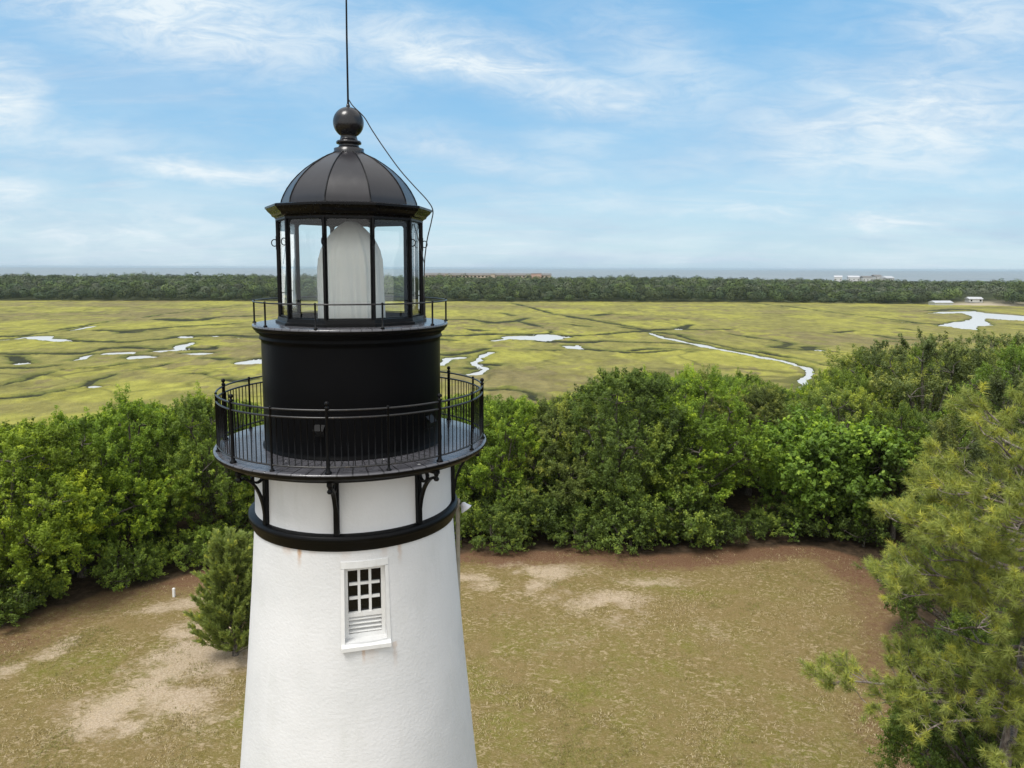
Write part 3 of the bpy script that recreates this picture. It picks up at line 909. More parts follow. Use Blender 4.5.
def build_shaft():
    dth = WH / 1.575
    ths = [WA - dth, WA + dth]
    rest = np.linspace(WA + dth, WA - dth + TAU, 110)[1:-1]
    ths = ths[:1] + list(np.linspace(WA - dth, WA + dth, 9)[1:-1]) + ths[1:] + list(rest)
    zs = sorted(set(list(np.linspace(0, WZ0, 26)) + list(np.linspace(WZ0, WZ1, 7)) + list(np.linspace(WZ1, 14.25, 9))))
    n = len(ths)
    vs = [polar(wall_r(z), a, z) for z in zs for a in ths]
    fs = []
    for j in range(len(zs) - 1):
        for i in range(n):
            hole = i < 8 and zs[j] >= WZ0 - 1e-6 and zs[j + 1] <= WZ1 + 1e-6
            if not hole:
                i2 = (i + 1) % n
                fs.append((j * n + i, j * n + i2, (j + 1) * n + i2, (j + 1) * n + i))
    mb = MB().add(vs, fs, True)
    # reveals of the window opening
    ca, sa = math.cos(WA), math.sin(WA)

    def loc(u, r, z):
        return (r * ca - u * sa, r * sa + u * ca, z)
    for s_ in (-1, 1):
        col = [polar(wall_r(z), WA + s_ * dth, z) for z in np.linspace(WZ0, WZ1, 7)]
        inn = [loc(s_ * WH, 1.36, z) for z in np.linspace(WZ0, WZ1, 7)]
        mb.add(col + inn, [(k, k + 1, 8 + k, 7 + k) for k in range(6)])
    for z in (WZ0, WZ1):
        arc = [polar(wall_r(z), a, z) for a in np.linspace(WA - dth, WA + dth, 9)]
        inn = [loc(u, 1.36, z) for u in np.linspace(-WH, WH, 9)]
        mb.add(arc + inn, [(k, k + 1, 10 + k, 9 + k) for k in range(8)])
    mb.build('tower_wall', M['wall'], LH)

    def patch(a0, a1, z0, z1, out, n=6):
        """raised plaster band following the curved wall"""
        prof = [(wall_r(z0), z0), (wall_r(z0) + out, z0 + 0.004), (wall_r((z0 + z1) / 2) + out, (z0 + z1) / 2), (wall_r(z1) + out, z1 - 0.004), (wall_r(z1), z1)]
        return MB().lathe(prof, n, a0=WA + a0, a1=WA + a1, smooth=False)
    do = 0.335 / 1.575
    win = MB()
    pb = patch(-do, do, WZ1 + 0.004, WZ1 + 0.105, 0.012)
    for s_ in (-1, 1):
        a, b = (s_ * dth, s_ * do) if s_ > 0 else (s_ * do, s_ * dth)
        q = patch(a, b, WZ0 - 0.10, WZ1 + 0.002, 0.008, 2)
        pb.add(q.v, q.f)
    wf = pb.build('window', M['white'], LH)
    tag(wf, 'small white louvred window with nine dark panes')

    def wb(mb, u, r, z, su, sr, sz):
        mb.box(loc(u, r, z), (sr, su, sz), WA)
    sash = MB()
    for u in (-0.2575, 0.2575):
        wb(sash, u, 1.43, 12.32, 0.055, 0.08, 1.04)
    wb(sash, 0, 1.43, 12.812, 0.46, 0.08, 0.05)
    wb(sash, 0, 1.43, 12.135, 0.46, 0.08, 0.06)
    wb(sash, 0, 1.43, 11.83, 0.46, 0.08, 0.06)
    z0, z1, hw = 12.165, 12.787, 0.23
    for k in (1, 2):
        wb(sash, -hw + 2 * hw * k / 3, 1.432, (z0 + z1) / 2, 0.036, 0.05, z1 - z0)
    for k in (1, 2):
        for c in range(3):
            wb(sash, -hw + 2 * hw * (c + .5) / 3, 1.43, z0 + (z1 - z0) * k / 3, 2 * hw / 3 - 0.037, 0.045, 0.036)
    sash.build('sash', M['white'], wf)
    lou = MB()
    for k in range(4):
        z = 11.875 + 0.062 * k
        pts = [(-0.03, -0.012), (0.035, -0.045), (0.035, -0.033), (-0.03, 0.0)]
        vs = [loc(u, 1.43 + a, z + 0.04 + b) for u in (-0.228, 0.228) for a, b in pts]
        lou.add(vs, [(0, 1, 2, 3), (7, 6, 5, 4)] + [(i, (i + 1) % 4, 4 + (i + 1) % 4, 4 + i) for i in range(4)])
    lou.build('louvre', M['white'], wf)
    pane = MB()
    wb(pane, 0, 1.415, (z0 + z1) / 2, 0.46, 0.006, z1 - z0)
    pane.build('pane', M['darkglass'], wf)
    sill = MB()
    vs = [loc(u, r, z) for u in (-0.34, 0.34) for r, z in ((1.38, 11.795), (1.62, 11.775), (1.668, 11.755), (1.668, 11.700), (1.55, 11.695))]
    sill.add(vs, [tuple(range(4, -1, -1)), tuple(range(5, 10))] + [(i, (i + 1) % 5, 5 + (i + 1) % 5, 5 + i) for i in range(5)])
    sill.build('sill', M['white'], wf)


build_shaft()

MB().lathe([(1.50, 13.34), (1.585, 13.325), (1.612, 13.305), (1.612, 13.235), (1.592, 13.225), (1.592, 13.205), (1.575, 13.19), (1.575, 13.13), (1.555, 13.115), (1.555, 13.095), (1.52, 13.085)], 128).build('belt', M['black'], LH)

MB().lathe([(1.30, 14.325), (2.035, 14.325), (2.064, 14.318), (2.066, 14.300), (2.04, 14.262), (2.02, 14.235), (1.97, 14.225), (1.95, 14.19), (1.48, 14.185)], 160).build('gallery_deck', M['deck'], LH)
MB().lathe([(2.0667, 14.300), (2.058, 14.262), (2.025, 14.231), (1.975, 14.221), (1.955, 14.186), (1.48, 14.181)], 160).build('deck_rim', M['black'], LH)

POST0 = D2R(-87.7)
for k in range(8):                     # scrolled iron brackets under the gallery
    a = POST0 + D2R(45 * k)
    er, et = (math.cos(a), math.sin(a), 0), (-math.sin(a), math.cos(a), 0)
    mb = MB()

    def bar(path, wd, th):
        """flat iron bar along a path in the (radius, height) plane"""
        up, dn = [], []
        for i, p in enumerate(path):
            q0, q1 = path[max(i - 1, 0)], path[min(i + 1, len(path) - 1)]
            tx, tz = q1[0] - q0[0], q1[1] - q0[1]
            L = math.hypot(tx, tz)
            up.append((p[0] - tz / L * wd / 2, p[1] + tx / L * wd / 2))
            dn.append((p[0] + tz / L * wd / 2, p[1] - tx / L * wd / 2))
        n = len(path)
        o = Vector((0, 0, 0))
        vs = []
        for sgn in (-1, 1):
            for row in (up, dn):
                vs += [Vector(er) * p[0] + Vector((0, 0, p[1])) + Vector(et) * sgn * th / 2 for p in row]
        fs = []
        for i in range(n - 1):
            fs += [(i, i + 1, n + i + 1, n + i), (2 * n + i, 3 * n + i, 3 * n + i + 1, 2 * n + i + 1), (i, 2 * n + i, 2 * n + i + 1, i + 1), (n + i, n + i + 1, 3 * n + i + 1, 3 * n + i)]
        fs += [(0, n, 3 * n, 2 * n), (n - 1, 3 * n - 1, 4 * n - 1, 2 * n - 1)]
        mb.add(vs, fs)
    bar([(1.545, 13.33), (1.535, 13.8), (1.530, 14.18)], 0.06, 0.075)
    bar([(1.56, 14.160), (1.96, 14.160)], 0.045, 0.07)
    arc = [(1.555 + 0.37 * (1 - math.cos(q)) , 13.38 + 0.70 * math.sin(q)) for q in np.linspace(0.0, 1.45, 14)]
    bar(arc, 0.035, 0.055)
    bar([(1.655 + 0.082 * math.cos(q), 14.055 + 0.082 * math.sin(q)) for q in np.linspace(0, TAU, 17)], 0.026, 0.05)
    mb.lathe([(0.001, 14.03), (0.03, 14.035), (0.042, 14.06), (0.03, 14.085), (0.022, 14.10), (0.035, 14.115), (0.035, 14.14)], 10, (1.925 * er[0], 1.925 * er[1]))
    mb.build('bracket', M['black'], LH)

# drum (watch room) below the lantern
drum = MB().lathe([(1.365, 14.325), (1.365, 14.345), (1.340, 14.36), (1.3405, 14.40), (1.343, 15.0), (1.3445, 15.5), (1.3455, 15.88), (1.346, 15.93), (1.372, 15.945), (1.378, 15.965), (1.362, 15.985), (1.372, 16.02), (1.42, 16.05), (1.42, 16.075)], 128).build('drum', M['drum'], LH)


def vent(az, z, w, h):
    """small hooded iron vent bolted on the drum"""
    a = D2R(az)
    ca, sa = math.cos(a), math.sin(a)
    mb = MB()
    mb.box(polar(1.355, a, z), (0.05, w, h), a)
    hood = [(1.37, z + h * .55), (1.46, z + h * .05), (1.46, z), (1.37, z + h * .42)]
    for u0, u1 in ((-w * .6, w * .6),):
        vs = [(r * ca - u * sa, r * sa + u * ca, zz) for u in (u0, u1) for r, zz in hood]
        mb.add(vs, [(0, 1, 2, 3), (7, 6, 5, 4)] + [(i, (i + 1) % 4, 4 + (i + 1) % 4, 4 + i) for i in range(4)])
    mb.box(polar(1.375, a, z - h * .55), (0.05, w * 1.15, 0.018), a)
    mb.build('vent_hood', M['black'], drum)


vent(-97.6, 14.76, 0.12, 0.14)
vent(-25.5, 14.72, 0.14, 0.18)

MB().lathe([(0.0, 16.163), (1.435, 16.163), (1.462, 16.158), (1.467, 16.145), (1.4665, 16.132)], 128).build('lantern_deck', M['deck'], LH)
MB().lathe([(1.4660, 16.132), (1.458, 16.10), (1.44, 16.08), (1.36, 16.07)], 128).build('lantern_deck_rim', M['black'], LH)


def ring(mb, r, z, rad, n=144, k=8):
    mb.tube([polar(r, TAU * i / n, z) for i in range(n)], rad, k, closed=True)


# gallery railing: part > posts, rails, balusters
GR = empty('gallery_railing', (0, 0, 0), parent=LH)
for nm, z, rad in (('top_rail', 15.165, 0.014), ('middle_rail', 15.065, 0.014), ('bottom_rail', 14.410, 0.013)):
    mb = MB()
    ring(mb, 2.0, z, rad)
    mb.build(nm, M['rail'], GR)
for k in range(16):
    a = POST0 + D2R(22.5 * k)
    mb = MB()
    if k % 2 == 0:
        mb.lathe([(0.001, 14.326), (0.048, 14.328), (0.046, 14.345), (0.030, 14.36), (0.026, 14.39), (0.024, 15.18), (0.030, 15.19), (0.030, 15.205), (0.016, 15.215), (0.017, 15.225), (0.030, 15.24), (0.032, 15.255), (0.022, 15.278), (0.001, 15.285)], 12, polar(2.0, a, 0)[:2])
    else:
        mb.lathe([(0.001, 14.326), (0.036, 14.328), (0.034, 14.34), (0.018, 14.355), (0.016, 14.39), (0.016, 15.175), (0.022, 15.18), (0.016, 15.195), (0.001, 15.20)], 10, polar(2.0, a, 0)[:2])
    mb.build('post', M['black'], GR)
bal = []
for k in range(16):
    for j in range(1, 9):
        bal.append(POST0 + D2R(22.5 * (k + j / 9)))
bal.sort(key=lambda a: math.hypot(2.0 * math.cos(a) + AX, 2.0 * math.sin(a) + AY))
bm0 = MB().tube([(0, 0, 14.41), (0, 0, 15.065)], 0.0075, 6)
b0 = bm0.build('baluster', M['black'], GR)
b0.location = polar(2.0, bal[0], 0)
for a in bal[1:100]:
    c = b0.copy()
    COL.objects.link(c)
    c.parent = GR
    c.location = polar(2.0, a, 0)
mb = MB()
for a in bal[100:]:
    x, y, _ = polar(2.0, a, 0)
    mb.tube([(x, y, 14.41), (x, y, 15.065)], 0.0075, 6)
tag(mb.build('baluster_row', M['black'], GR), kind='stuff')

# lantern railing
LR = empty('lantern_railing', (0, 0, 0), parent=LH)
mb = MB()
ring(mb, 1.445, 16.500, 0.011)
mb.build('top_rail', M['rail'], LR)
for k in range(10):
    a = FA + D2R(18 + 36 * k)
    x, y, _ = polar(1.445, a, 0)
    MB().lathe([(0.001, 16.164), (0.030, 16.165), (0.028, 16.18), (0.014, 16.19), (0.013, 16.49), (0.019, 16.50), (0.017, 16.515), (0.001, 16.525)], 10, (x, y)).build('post', M['black'], LR)

# the glazed lantern: ten sides
LN = empty('lantern', (0, 0, 0), parent=LH)
VR = 1.085
va = [FA + D2R(18 + 36 * k) for k in range(10)]


def deca(prof, off=0.0):
    return MB().lathe(prof, 10, a0=va[0], a1=va[0] + TAU, smooth=False)


deca([(VR - 0.075, 16.165), (VR + 0.055, 16.165), (VR + 0.055, 16.20), (VR + 0.025, 16.215), (VR + 0.015, 16.262), (VR - 0.06, 16.268), (VR - 0.075, 16.165)]).build('curb', M['black'], LN)
deca([(VR - 0.07, 17.685), (VR + 0.012, 17.685), (VR + 0.012, 17.715), (VR - 0.07, 17.715), (VR - 0.07, 17.685)]).build('head_frame', M['black'], LN)
for k in range(10):
    a = va[k]
    mb = MB()
    mb.box(polar(VR - 0.022, a, (16.26 + 17.69) / 2), (0.062, 0.030, 17.69 - 16.26), a)
    mb.build('mullion', M['black'], LN)
    a0, a1 = va[k], va[(k + 1) % 10]
    p0, p1 = Vector(polar(VR - 0.03, a0, 0)), Vector(polar(VR - 0.03, a1, 0))
    d = (p1 - p0).normalized()
    p0, p1 = p0 + d * 0.02, p1 - d * 0.02
    nrm = Vector(polar(1, (a0 + D2R(18)), 0))
    # thin frame with rounded upper corners round each sheet of glass
    fr = MB()
    L = (p1 - p0).length
    zb, zt, w = 16.27, 17.685, 0.014
    for u0, u1, z0_, z1_ in ((0, w, zb, zt), (L - w, L, zb, zt), (w, L - w, zb, zb + w), (w, L - w, zt - w, zt)):
        c = p0 + d * (u0 + u1) / 2
        fr.box((c.x, c.y, (z0_ + z1_) / 2), (u1 - u0, 0.02, z1_ - z0_), math.atan2(d.y, d.x))
    for u, s_ in ((w, 1), (L - w, -1)):
        c = p0 + d * u
        fr.extrude([(0, 0), (0.045 * s_, 0), (0.013 * s_, -0.013), (0, -0.045)], (c.x, c.y, zt - w), (d.x, d.y, 0), (0, 0, 1), (nrm.x, nrm.y, 0), 0.018)
    pf = fr.build('pane_frame', M['black'], LN)
    gp = MB()
    b0_, b1_ = p0 + d * w, p1 - d * w
    gp.add([(b0_.x, b0_.y, zb + w), (b1_.x, b1_.y, zb + w), (b1_.x, b1_.y, zt - w), (b0_.x, b0_.y, zt - w)], [(0, 1, 2, 3)])
    gp.build('pane', M['glass'], LN)
    # grab ring on every mullion
    hh = MB()
    c = Vector(polar(VR + 0.034, a, 17.36))
    rr_ = Vector(polar(1, a, 0))
    hh.tube([c + rr_ * 0.042 * math.cos(q) + Vector((0, 0, 1)) * 0.050 * math.sin(q) for q in np.linspace(0, TAU, 17)[:-1]], 0.0075, 6, closed=True)
    hh.tube([c - rr_ * 0.028 + Vector((0, 0, -0.10)), c - rr_ * 0.028 + Vector((0, 0, 0.10))], 0.010, 6)
    hh.build('grab_ring', M['black'], LN)

deca([(VR - 0.1, 17.716), (VR + 0.02, 17.716), (VR + 0.025, 17.73), (VR + 0.06, 17.745), (VR + 0.075, 17.775), (VR + 0.12, 17.815), (VR + 0.145, 17.85), (VR + 0.16, 17.855), (VR + 0.16, 17.885), (VR + 0.14, 17.892), (VR - 0.05, 17.915), (VR - 0.12, 17.90)]).build('eave', M['eave'], LH)
dprof = [(1.012, 17.905), (1.000, 17.98), (0.968, 18.06), (0.915, 18.16), (0.845, 18.26), (0.755, 18.36), (0.645, 18.46), (0.52, 18.55), (0.38, 18.635), (0.20, 18.715)]
dome = deca([(q.x, q.z) for q in spline([(r, 0, z) for r, z in dprof], 8)])
dm = dome.build('dome', M['dome'], LH)
for k in range(10):
    MB().tube([polar(r + 0.002, va[k], z + 0.002) for r, z in dprof], 0.0105, 6).build('dome_rib', M['black'], dm)
MB().lathe([(0.235, 18.685), (0.235, 18.715), (0.222, 18.73), (0.222, 18.770), (0.165, 18.785), (0.145, 18.82), (0.155, 18.835), (0.185, 18.845), (0.188, 18.868), (0.175, 18.885), (0.135, 18.895), (0.125, 18.93)] +
           [(0.228 * math.sin(q), 19.155 - 0.228 * math.cos(q)) for q in np.linspace(0.55, math.pi - 0.12, 22)] + [(0.03, 19.385), (0.026, 19.42), (0.001, 19.425)], 40).build('ball_finial', M['finial'], LH)
MB().tube([(0, 0, 19.40), (0, 0, 19.46), (0.0, 0, 20.4), (0.008, 0, 21.4), (0.02, 0, 22.6)], [0.022, 0.0155, 0.014, 0.012, 0.005], 8).build('lightning_rod', M['black'], LH)


def cab(pts, Y=11.36):
    return [Vector(on_y(x, y, Y)) - Vector((AX, AY, 0)) for x, y in pts]


cb = MB()
c1 = cab([(349, 100), (353, 106), (364, 117), (372, 130), (384, 148), (400, 170), (415, 187), (427, 200), (432.8, 210), (431.5, 221), (427.5, 238), (425.5, 252), (424.5, 264), (424.0, 290), (424.2, 321)])
cb.tube(spline(c1, 6), 0.0095, 6)
cb.tube(spline(cab([(414, 224), (417.5, 236), (421, 250), (424.5, 264)], 11.2), 6), 0.007, 6)
cb.build('lightning_cable', M['cable'], LH)

# cloth-shrouded lens inside the lantern: rests there, a thing of its own
n, vs, fs = 200, [], []
lp = [(0.515, 16.17), (0.508, 16.4), (0.500, 16.7), (0.492, 16.95), (0.480, 17.12), (0.448, 17.26), (0.392, 17.38), (0.312, 17.49), (0.225, 17.585), (0.145, 17.65), (0.075, 17.69), (0.001, 17.70)]
lpd = []
for (r_a, z_a), (r_b, z_b) in zip(lp[:-1], lp[1:]):
    for q in range(4):
        lpd.append((r_a + (r_b - r_a) * q / 4, z_a + (z_b - z_a) * q / 4))
lpd.append(lp[-1])
for r_, z_ in lpd:
    for i in range(n):
        a = TAU * i / n
        k = min(1, max(0, (17.62 - z_) / 0.8)) * 0.036
        f = -abs(math.sin(6.5 * a + 0.5 * math.sin(3 * z_))) ** .6 + 0.8 - 0.7 * abs(math.sin(11 * a + 2.1 + 0.5 * z_)) ** .7 + math.sin(29 * a + z_) * 0.18
        # a twisted gather on the right of the front
        da = (a - (FA + TAU) - 0.45 + math.pi) % TAU - math.pi
        g = 0.03 * math.exp(-((da - 0.25 * (17.1 - z_)) / 0.09) ** 2) * (1 if 16.3 < z_ < 17.25 else 0.2)
        seam = 0.008 * math.exp(-((z_ - 17.13) / 0.015) ** 2)
        rr = max(r_ + k * f + g + seam, 0.001) if r_ > 0.01 else 0.001
        vs.append((rr * math.cos(a), rr * math.sin(a), z_ - 16.17))
for j in range(len(lpd) - 1):
    for i in range(n):
        i2 = (i + 1) % n
        fs.append((j * n + i, j * n + i2, (j + 1) * n + i2, (j + 1) * n + i))
lc = MB().add(vs, fs, True).build('lens_cover', M['cloth'])
lc.location = (AX, AY, 16.17)
tag(lc, 'pale canvas cover draped over the lens inside the glass lantern', 'cloth cover')

# floodlight on its conduit at the tower's right flank
fp = on_y(457.8, 514, 11.75)
FL = empty('flood_light', (fp[0], fp[1], 0))
tag(FL, 'white shaded flood light on a weathered conduit beside the white tower', 'light')
MB().tube([(0, 0, 11.0), (0, 0, 13.22)], 0.036, 10).tube([(0, 0, 13.16), (0, 0, 13.215), (0.001, 0, 13.25)], [0.036, 0.045, 0.03], 10).build('conduit', M['conduit'], FL)
mb = MB().tube([(0.02, -0.02, 13.14), (0.09, -0.03, 13.15), (0.12, -0.035, 13.12)], 0.02, 8)
mb.build('lamp_arm', M['conduit'], FL)
vs, fs = [], []
mb = MB()
ax_ = Vector((0.55, -0.1, -0.75)).normalized()
c0 = Vector((0.07, -0.03, 13.19))
e1 = ax_.orthogonal().normalized()
e2 = ax_.cross(e1)
for t_, r_ in ((0, 0.02), (0.02, 0.045), (0.06, 0.06), (0.12, 0.10), (0.13, 0.10), (0.12, 0.09), (0.07, 0.045)):
    for k in range(16):
        vs.append(c0 + ax_ * t_ + (e1 * math.cos(TAU * k / 16) + e2 * math.sin(TAU * k / 16)) * r_)
for j in range(6):
    for k in range(16):
        fs.append((j * 16 + k, j * 16 + (k + 1) % 16, (j + 1) * 16 + (k + 1) % 16, (j + 1) * 16 + k))
mb.add(vs, fs, True).build('lamp_shade', M['lampshade'], FL)

# ------------------------------------------------------------------ trees
def unit(v):
    return v / (np.linalg.norm(v, axis=-1, keepdims=True) + 1e-9)


def rand_dir(rg, n):
    return unit(rg.normal(size=(n, 3)))


def leaves_mesh(name, rg, pos, nrm, size, aspect, tint, fold=0.25):
    """one folded rhombus per leaf"""
    n = len(pos)
    a = unit(np.cross(nrm, rand_dir(rg, n)))
    b = np.cross(nrm, a)
    L = (size * rg.uniform(0.6, 1.35, n))[:, None]
    Wd = L * aspect
    v = np.empty((n, 4, 3))
    v[:, 0] = pos - a * L * .5
    v[:, 1] = pos + b * Wd * .5 + nrm * Wd * fold
    v[:, 2] = pos + a * L * .5
    v[:, 3] = pos - b * Wd * .5 + nrm * Wd * fold
    f = np.arange(n * 4).reshape(n, 4)
    return raw_mesh(name, v.reshape(-1, 3), f, False, {'tint': tint})


def make_tree_meshes(seed, H=10.0, RX=4.2, base=0.10, n_lobes=15, sub=24, leaf=0.135, aspect=0.5, per=185, flat=0.92, droop=0.0, clump_r=0.44, lobe_r=0.34):
    """trunk with limbs reaching every lobe + leafy crown of clumps on lobes"""
    rg = np.random.default_rng(seed)
    zc, rz = H * (0.5 + base / 2), H * (0.5 - base / 2)
    lobes = []
    golden = math.pi * (3 - math.sqrt(5))
    for k in range(n_lobes):
        t = (k + 0.5) / n_lobes
        zz = 1 - 1.75 * t + rg.normal(0, .06)
        rr = math.sqrt(max(0.05, 1 - zz * zz))
        a = k * golden + rg.normal(0, .35)
        kf = rg.uniform(0.48, 0.80)
        c = np.array([RX * rr * math.cos(a) * kf, RX * rr * math.sin(a) * kf, zc + rz * zz * rg.uniform(.52, .80)])
        lobes.append((c, RX * lobe_r * rg.uniform(0.62, 1.35)))
    # trunk and limbs
    tb = MB()
    fork = np.array([rg.normal(0, .2), rg.normal(0, .2), H * rg.uniform(.2, .3)])
    tb.tube([(0, 0, -0.6), (fork[0] * .3, fork[1] * .3, fork[2] * .5), tuple(fork)], [0.032 * H, 0.025 * H, 0.021 * H], 8)
    for c, r_ in lobes:
        mid = fork + (c - fork) * 0.5 + np.array([rg.normal(0, .3), rg.normal(0, .3), rg.uniform(-.2, .5)])
        pts = spline([tuple(fork), tuple(mid), tuple(c)], 4)
        tb.tube(pts, list(np.linspace(0.013 * H, 0.005 * H, len(pts))), 6)
        for q in range(4):
            d = rand_dir(rg, 1)[0]
            d[2] = abs(d[2]) * .7
            e = c + d * r_ * .85
            tb.tube([tuple(c), tuple(c + (e - c) * .5 + rg.normal(0, .08, 3)), tuple(e)], [0.0045 * H, 0.003 * H, 0.001 * H], 5)
    me_t = bpy.data.meshes.new('trunk')
    me_t.from_pydata(tb.v, [], tb.f)
    me_t.polygons.foreach_set('use_smooth', np.ones(len(tb.f), bool))
    me_t.update()
    me_t.materials.append(M['bark'])
    # leaf clumps
    P, N, T = [], [], []
    core = np.array([0, 0, zc])
    for c, r_ in lobes:
        ns = max(6, int(sub * (r_ / (RX * lobe_r)) ** 2))
        dirs = rand_dir(rg, ns)
        out = unit((c - core)[None])[0]
        dirs = unit(dirs + out * 0.55 + np.array([0, 0, 0.35]))
        lob_t = rg.normal(0, .17)
        for d in dirs:
            cc = c + d * r_ * np.array([1, 1, flat]) * rg.uniform(.60, 1.08)
            cr = clump_r * (0.35 + rg.pareto(3.2) * 0.9 + 0.45 * rg.uniform())
            cr = min(cr, clump_r * 1.9)
            for sp_ in range(3):                        # leafy shoots, each along its own axis
                ax_d = unit(d * .75 + np.array([0, 0, rg.uniform(.05, .95)]) + rand_dir(rg, 1)[0] * .75)
                m = max(8, int(per * 0.36 * (cr / clump_r) ** 1.6))
                u = rg.uniform(0, 1, m)
                q = rand_dir(rg, m)
                wd_ = cr * (0.62 - .42 * u) * rg.uniform(.25, 1.0, m)
                pos = cc + ax_d * (u * cr * rg.uniform(.9, 1.9))[:, None] + q * wd_[:, None]
                pos[:, 2] -= droop * (np.hypot(pos[:, 0], pos[:, 1]) / RX) ** 2
                nr = unit(q * 0.55 + d * 0.30 + np.array([0, 0, 0.45]) + rand_dir(rg, m) * 0.85)
                tt = 0.40 + lob_t + rg.normal(0, .15) + 0.26 * (u - .3) + 0.14 * q[:, 2] + rg.normal(0, .08, m)  # shoot tips and upper leaves lighter: top light painted into the tint
                P.append(pos); N.append(nr); T.append(tt)
    # thinner inner foliage
    m = int(6000 * (RX / 4.2) ** 2)
    q = rand_dir(rg, m) * (rg.uniform(0, 1, m) ** (1 / 3))[:, None] * np.array([RX * .62, RX * .62, rz * .72])
    P.append(core + q); N.append(rand_dir(rg, m)); T.append(rg.uniform(0.0, .35, m))  # inner leaves get the darkest tints, shade painted in
    P, N, T = np.vstack(P), np.vstack(N), np.concatenate(T)
    P[:, 2] *= H / np.percentile(P[:, 2], 99.6) if H > 4 else 1.0
    ok = P[:, 2] > 0.15
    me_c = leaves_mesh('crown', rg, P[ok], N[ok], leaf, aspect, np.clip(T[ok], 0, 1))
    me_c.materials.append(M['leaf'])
    return me_t, me_c


PROTO = {}
for i in range(5):
    PROTO['oak%d' % i] = make_tree_meshes(100 + i, RX=4.1 + 0.2 * (i % 3), n_lobes=21 + i, sub=22, per=150, base=0.02)
for i in range(3):
    PROTO['live%d' % i] = make_tree_meshes(200 + i, RX=5.2, n_lobes=24, sub=18, leaf=0.11, aspect=0.5, per=190, clump_r=0.40, lobe_r=0.30, base=0.12)
PROTO['broad'] = make_tree_meshes(300, H=8, RX=4.4, n_lobes=19, sub=24, leaf=0.27, aspect=0.6, per=52, clump_r=0.55, base=0.05, flat=0.7, lobe_r=.34)


def place_tree(kind, name, x, y, h, wscale, rz, color, label, group=None, zoff=0.0):
    mt, mc = PROTO[kind]
    H0 = 8.0 if kind == 'broad' else 10.0
    root = empty(name, (x, y, float(hill_z(x, y)) + zoff), rz)
    root.scale = (wscale * h / H0, wscale * h / H0, h / H0)
    tag(root, label, 'tree', group)
    link('trunk', mt, None, root)
    c = link('crown', mc, None, root)
    c.color = (*color, 1)
    return root


SKY_PX = [(-500, 470), (-300, 450), (-100, 432), (0, 418), (60, 416), (100, 408), (140, 394), (165, 400), (190, 404), (215, 396), (250, 398), (300, 396), (440, 392), (485, 390), (500, 396), (540, 398), (575, 388), (600, 376), (650, 363), (700, 359), (735, 362),
          (770, 374), (800, 386), (815, 384), (830, 368), (860, 350), (900, 341), (940, 336), (1024, 334), (1200, 330), (1500, 330)]
SKX, SKY_ = [p[0] for p in SKY_PX], [p[1] for p in SKY_PX]


def height_cap(x, y):
    """tallest a tree may stand here to keep the wood's skyline"""
    px = proj(np.array([x, y, 10.0]))[0]
    py = float(np.interp(px, SKX, SKY_)) + (5 if px < 350 else 2)
    d = ray(px, py)
    return CZ + d[2] / d[1] * y - float(hill_z(x, y))


# woodland between lawn and marsh: individual trees, Poisson spread
GREENS = {'yellow': (0.235, 0.325, 0.036), 'fresh': (0.185, 0.285, 0.036), 'mid': (0.172, 0.250, 0.044), 'dark': (0.128, 0.190, 0.040), 'olive': (0.182, 0.235, 0.060), 'grey': (0.175, 0.222, 0.076), 'lush': (0.178, 0.290, 0.046)}
feature = [
    # kind, px, base distance y, height, width, colour, label
    ('oak0', 18, 36.2, 9.0, 1.05, 'yellow', 'yellow-green leafy tree overhanging the lawn at the far left edge'),
    ('oak1', 78, 39.2, 8.8, 1.0, 'fresh', 'rounded bright green tree second from the left behind the lawn'),
    ('oak3', 140, 42.3, 9.5, 0.92, 'fresh', 'tallest green tree on the left, against the marsh'),
    ('oak2', 205, 44.0, 9.3, 0.9, 'mid', 'green tree just left of the tower, above the dark shady gap'),
    ('oak4', 500, 47.5, 8.6, 0.95, 'fresh', 'low green tree right beside the gallery, first right of the tower'),
    ('oak2', 556, 47.8, 8.2, 0.95, 'olive', 'low olive-green tree at the back edge of the lawn, left of the darkest one'),
    ('oak0', 622, 47.2, 10.4, 1.0, 'dark', 'darkest dense green tree midway along the back of the lawn'),
    ('oak3', 700, 47.5, 10.0, 1.0, 'fresh', 'tall rounded green tree behind the lawn, left of the big-leaved bush'),
    ('broad', 828, 46.0, 7.6, 1.02, 'lush', 'low bright big-leaved tree at the lawn\'s far right corner'),
    ('live0', 935, 52.0, 12.4, 1.0, 'grey', 'broad grey-green live oak rising highest on the right'),
    ('live1', 1000, 60.0, 12.6, 1.0, 'grey', 'large grey-green live oak at the right edge behind the pine'),
    ('live2', 868, 60.0, 11.2, 1.0, 'olive', 'olive-green live oak sloping down to the marsh creek'),
    ('live2', 895, 45.5, 8.6, 0.7, 'dark', 'dark shaded oak between the big-leaved bush and the pine'),
]
placed = []
for i, (kd, px, Y, h, ws, colr, lab) in enumerate(feature):
    x = (px - 512) / FPX * (Y * math.cos(PITCH) + 0)  # on the ground
    x = on_y(px, 500, Y)[0]
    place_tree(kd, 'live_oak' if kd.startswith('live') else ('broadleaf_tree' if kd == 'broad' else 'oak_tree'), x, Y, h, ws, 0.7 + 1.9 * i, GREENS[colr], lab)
    placed.append((x, Y, 3.2 * ws))
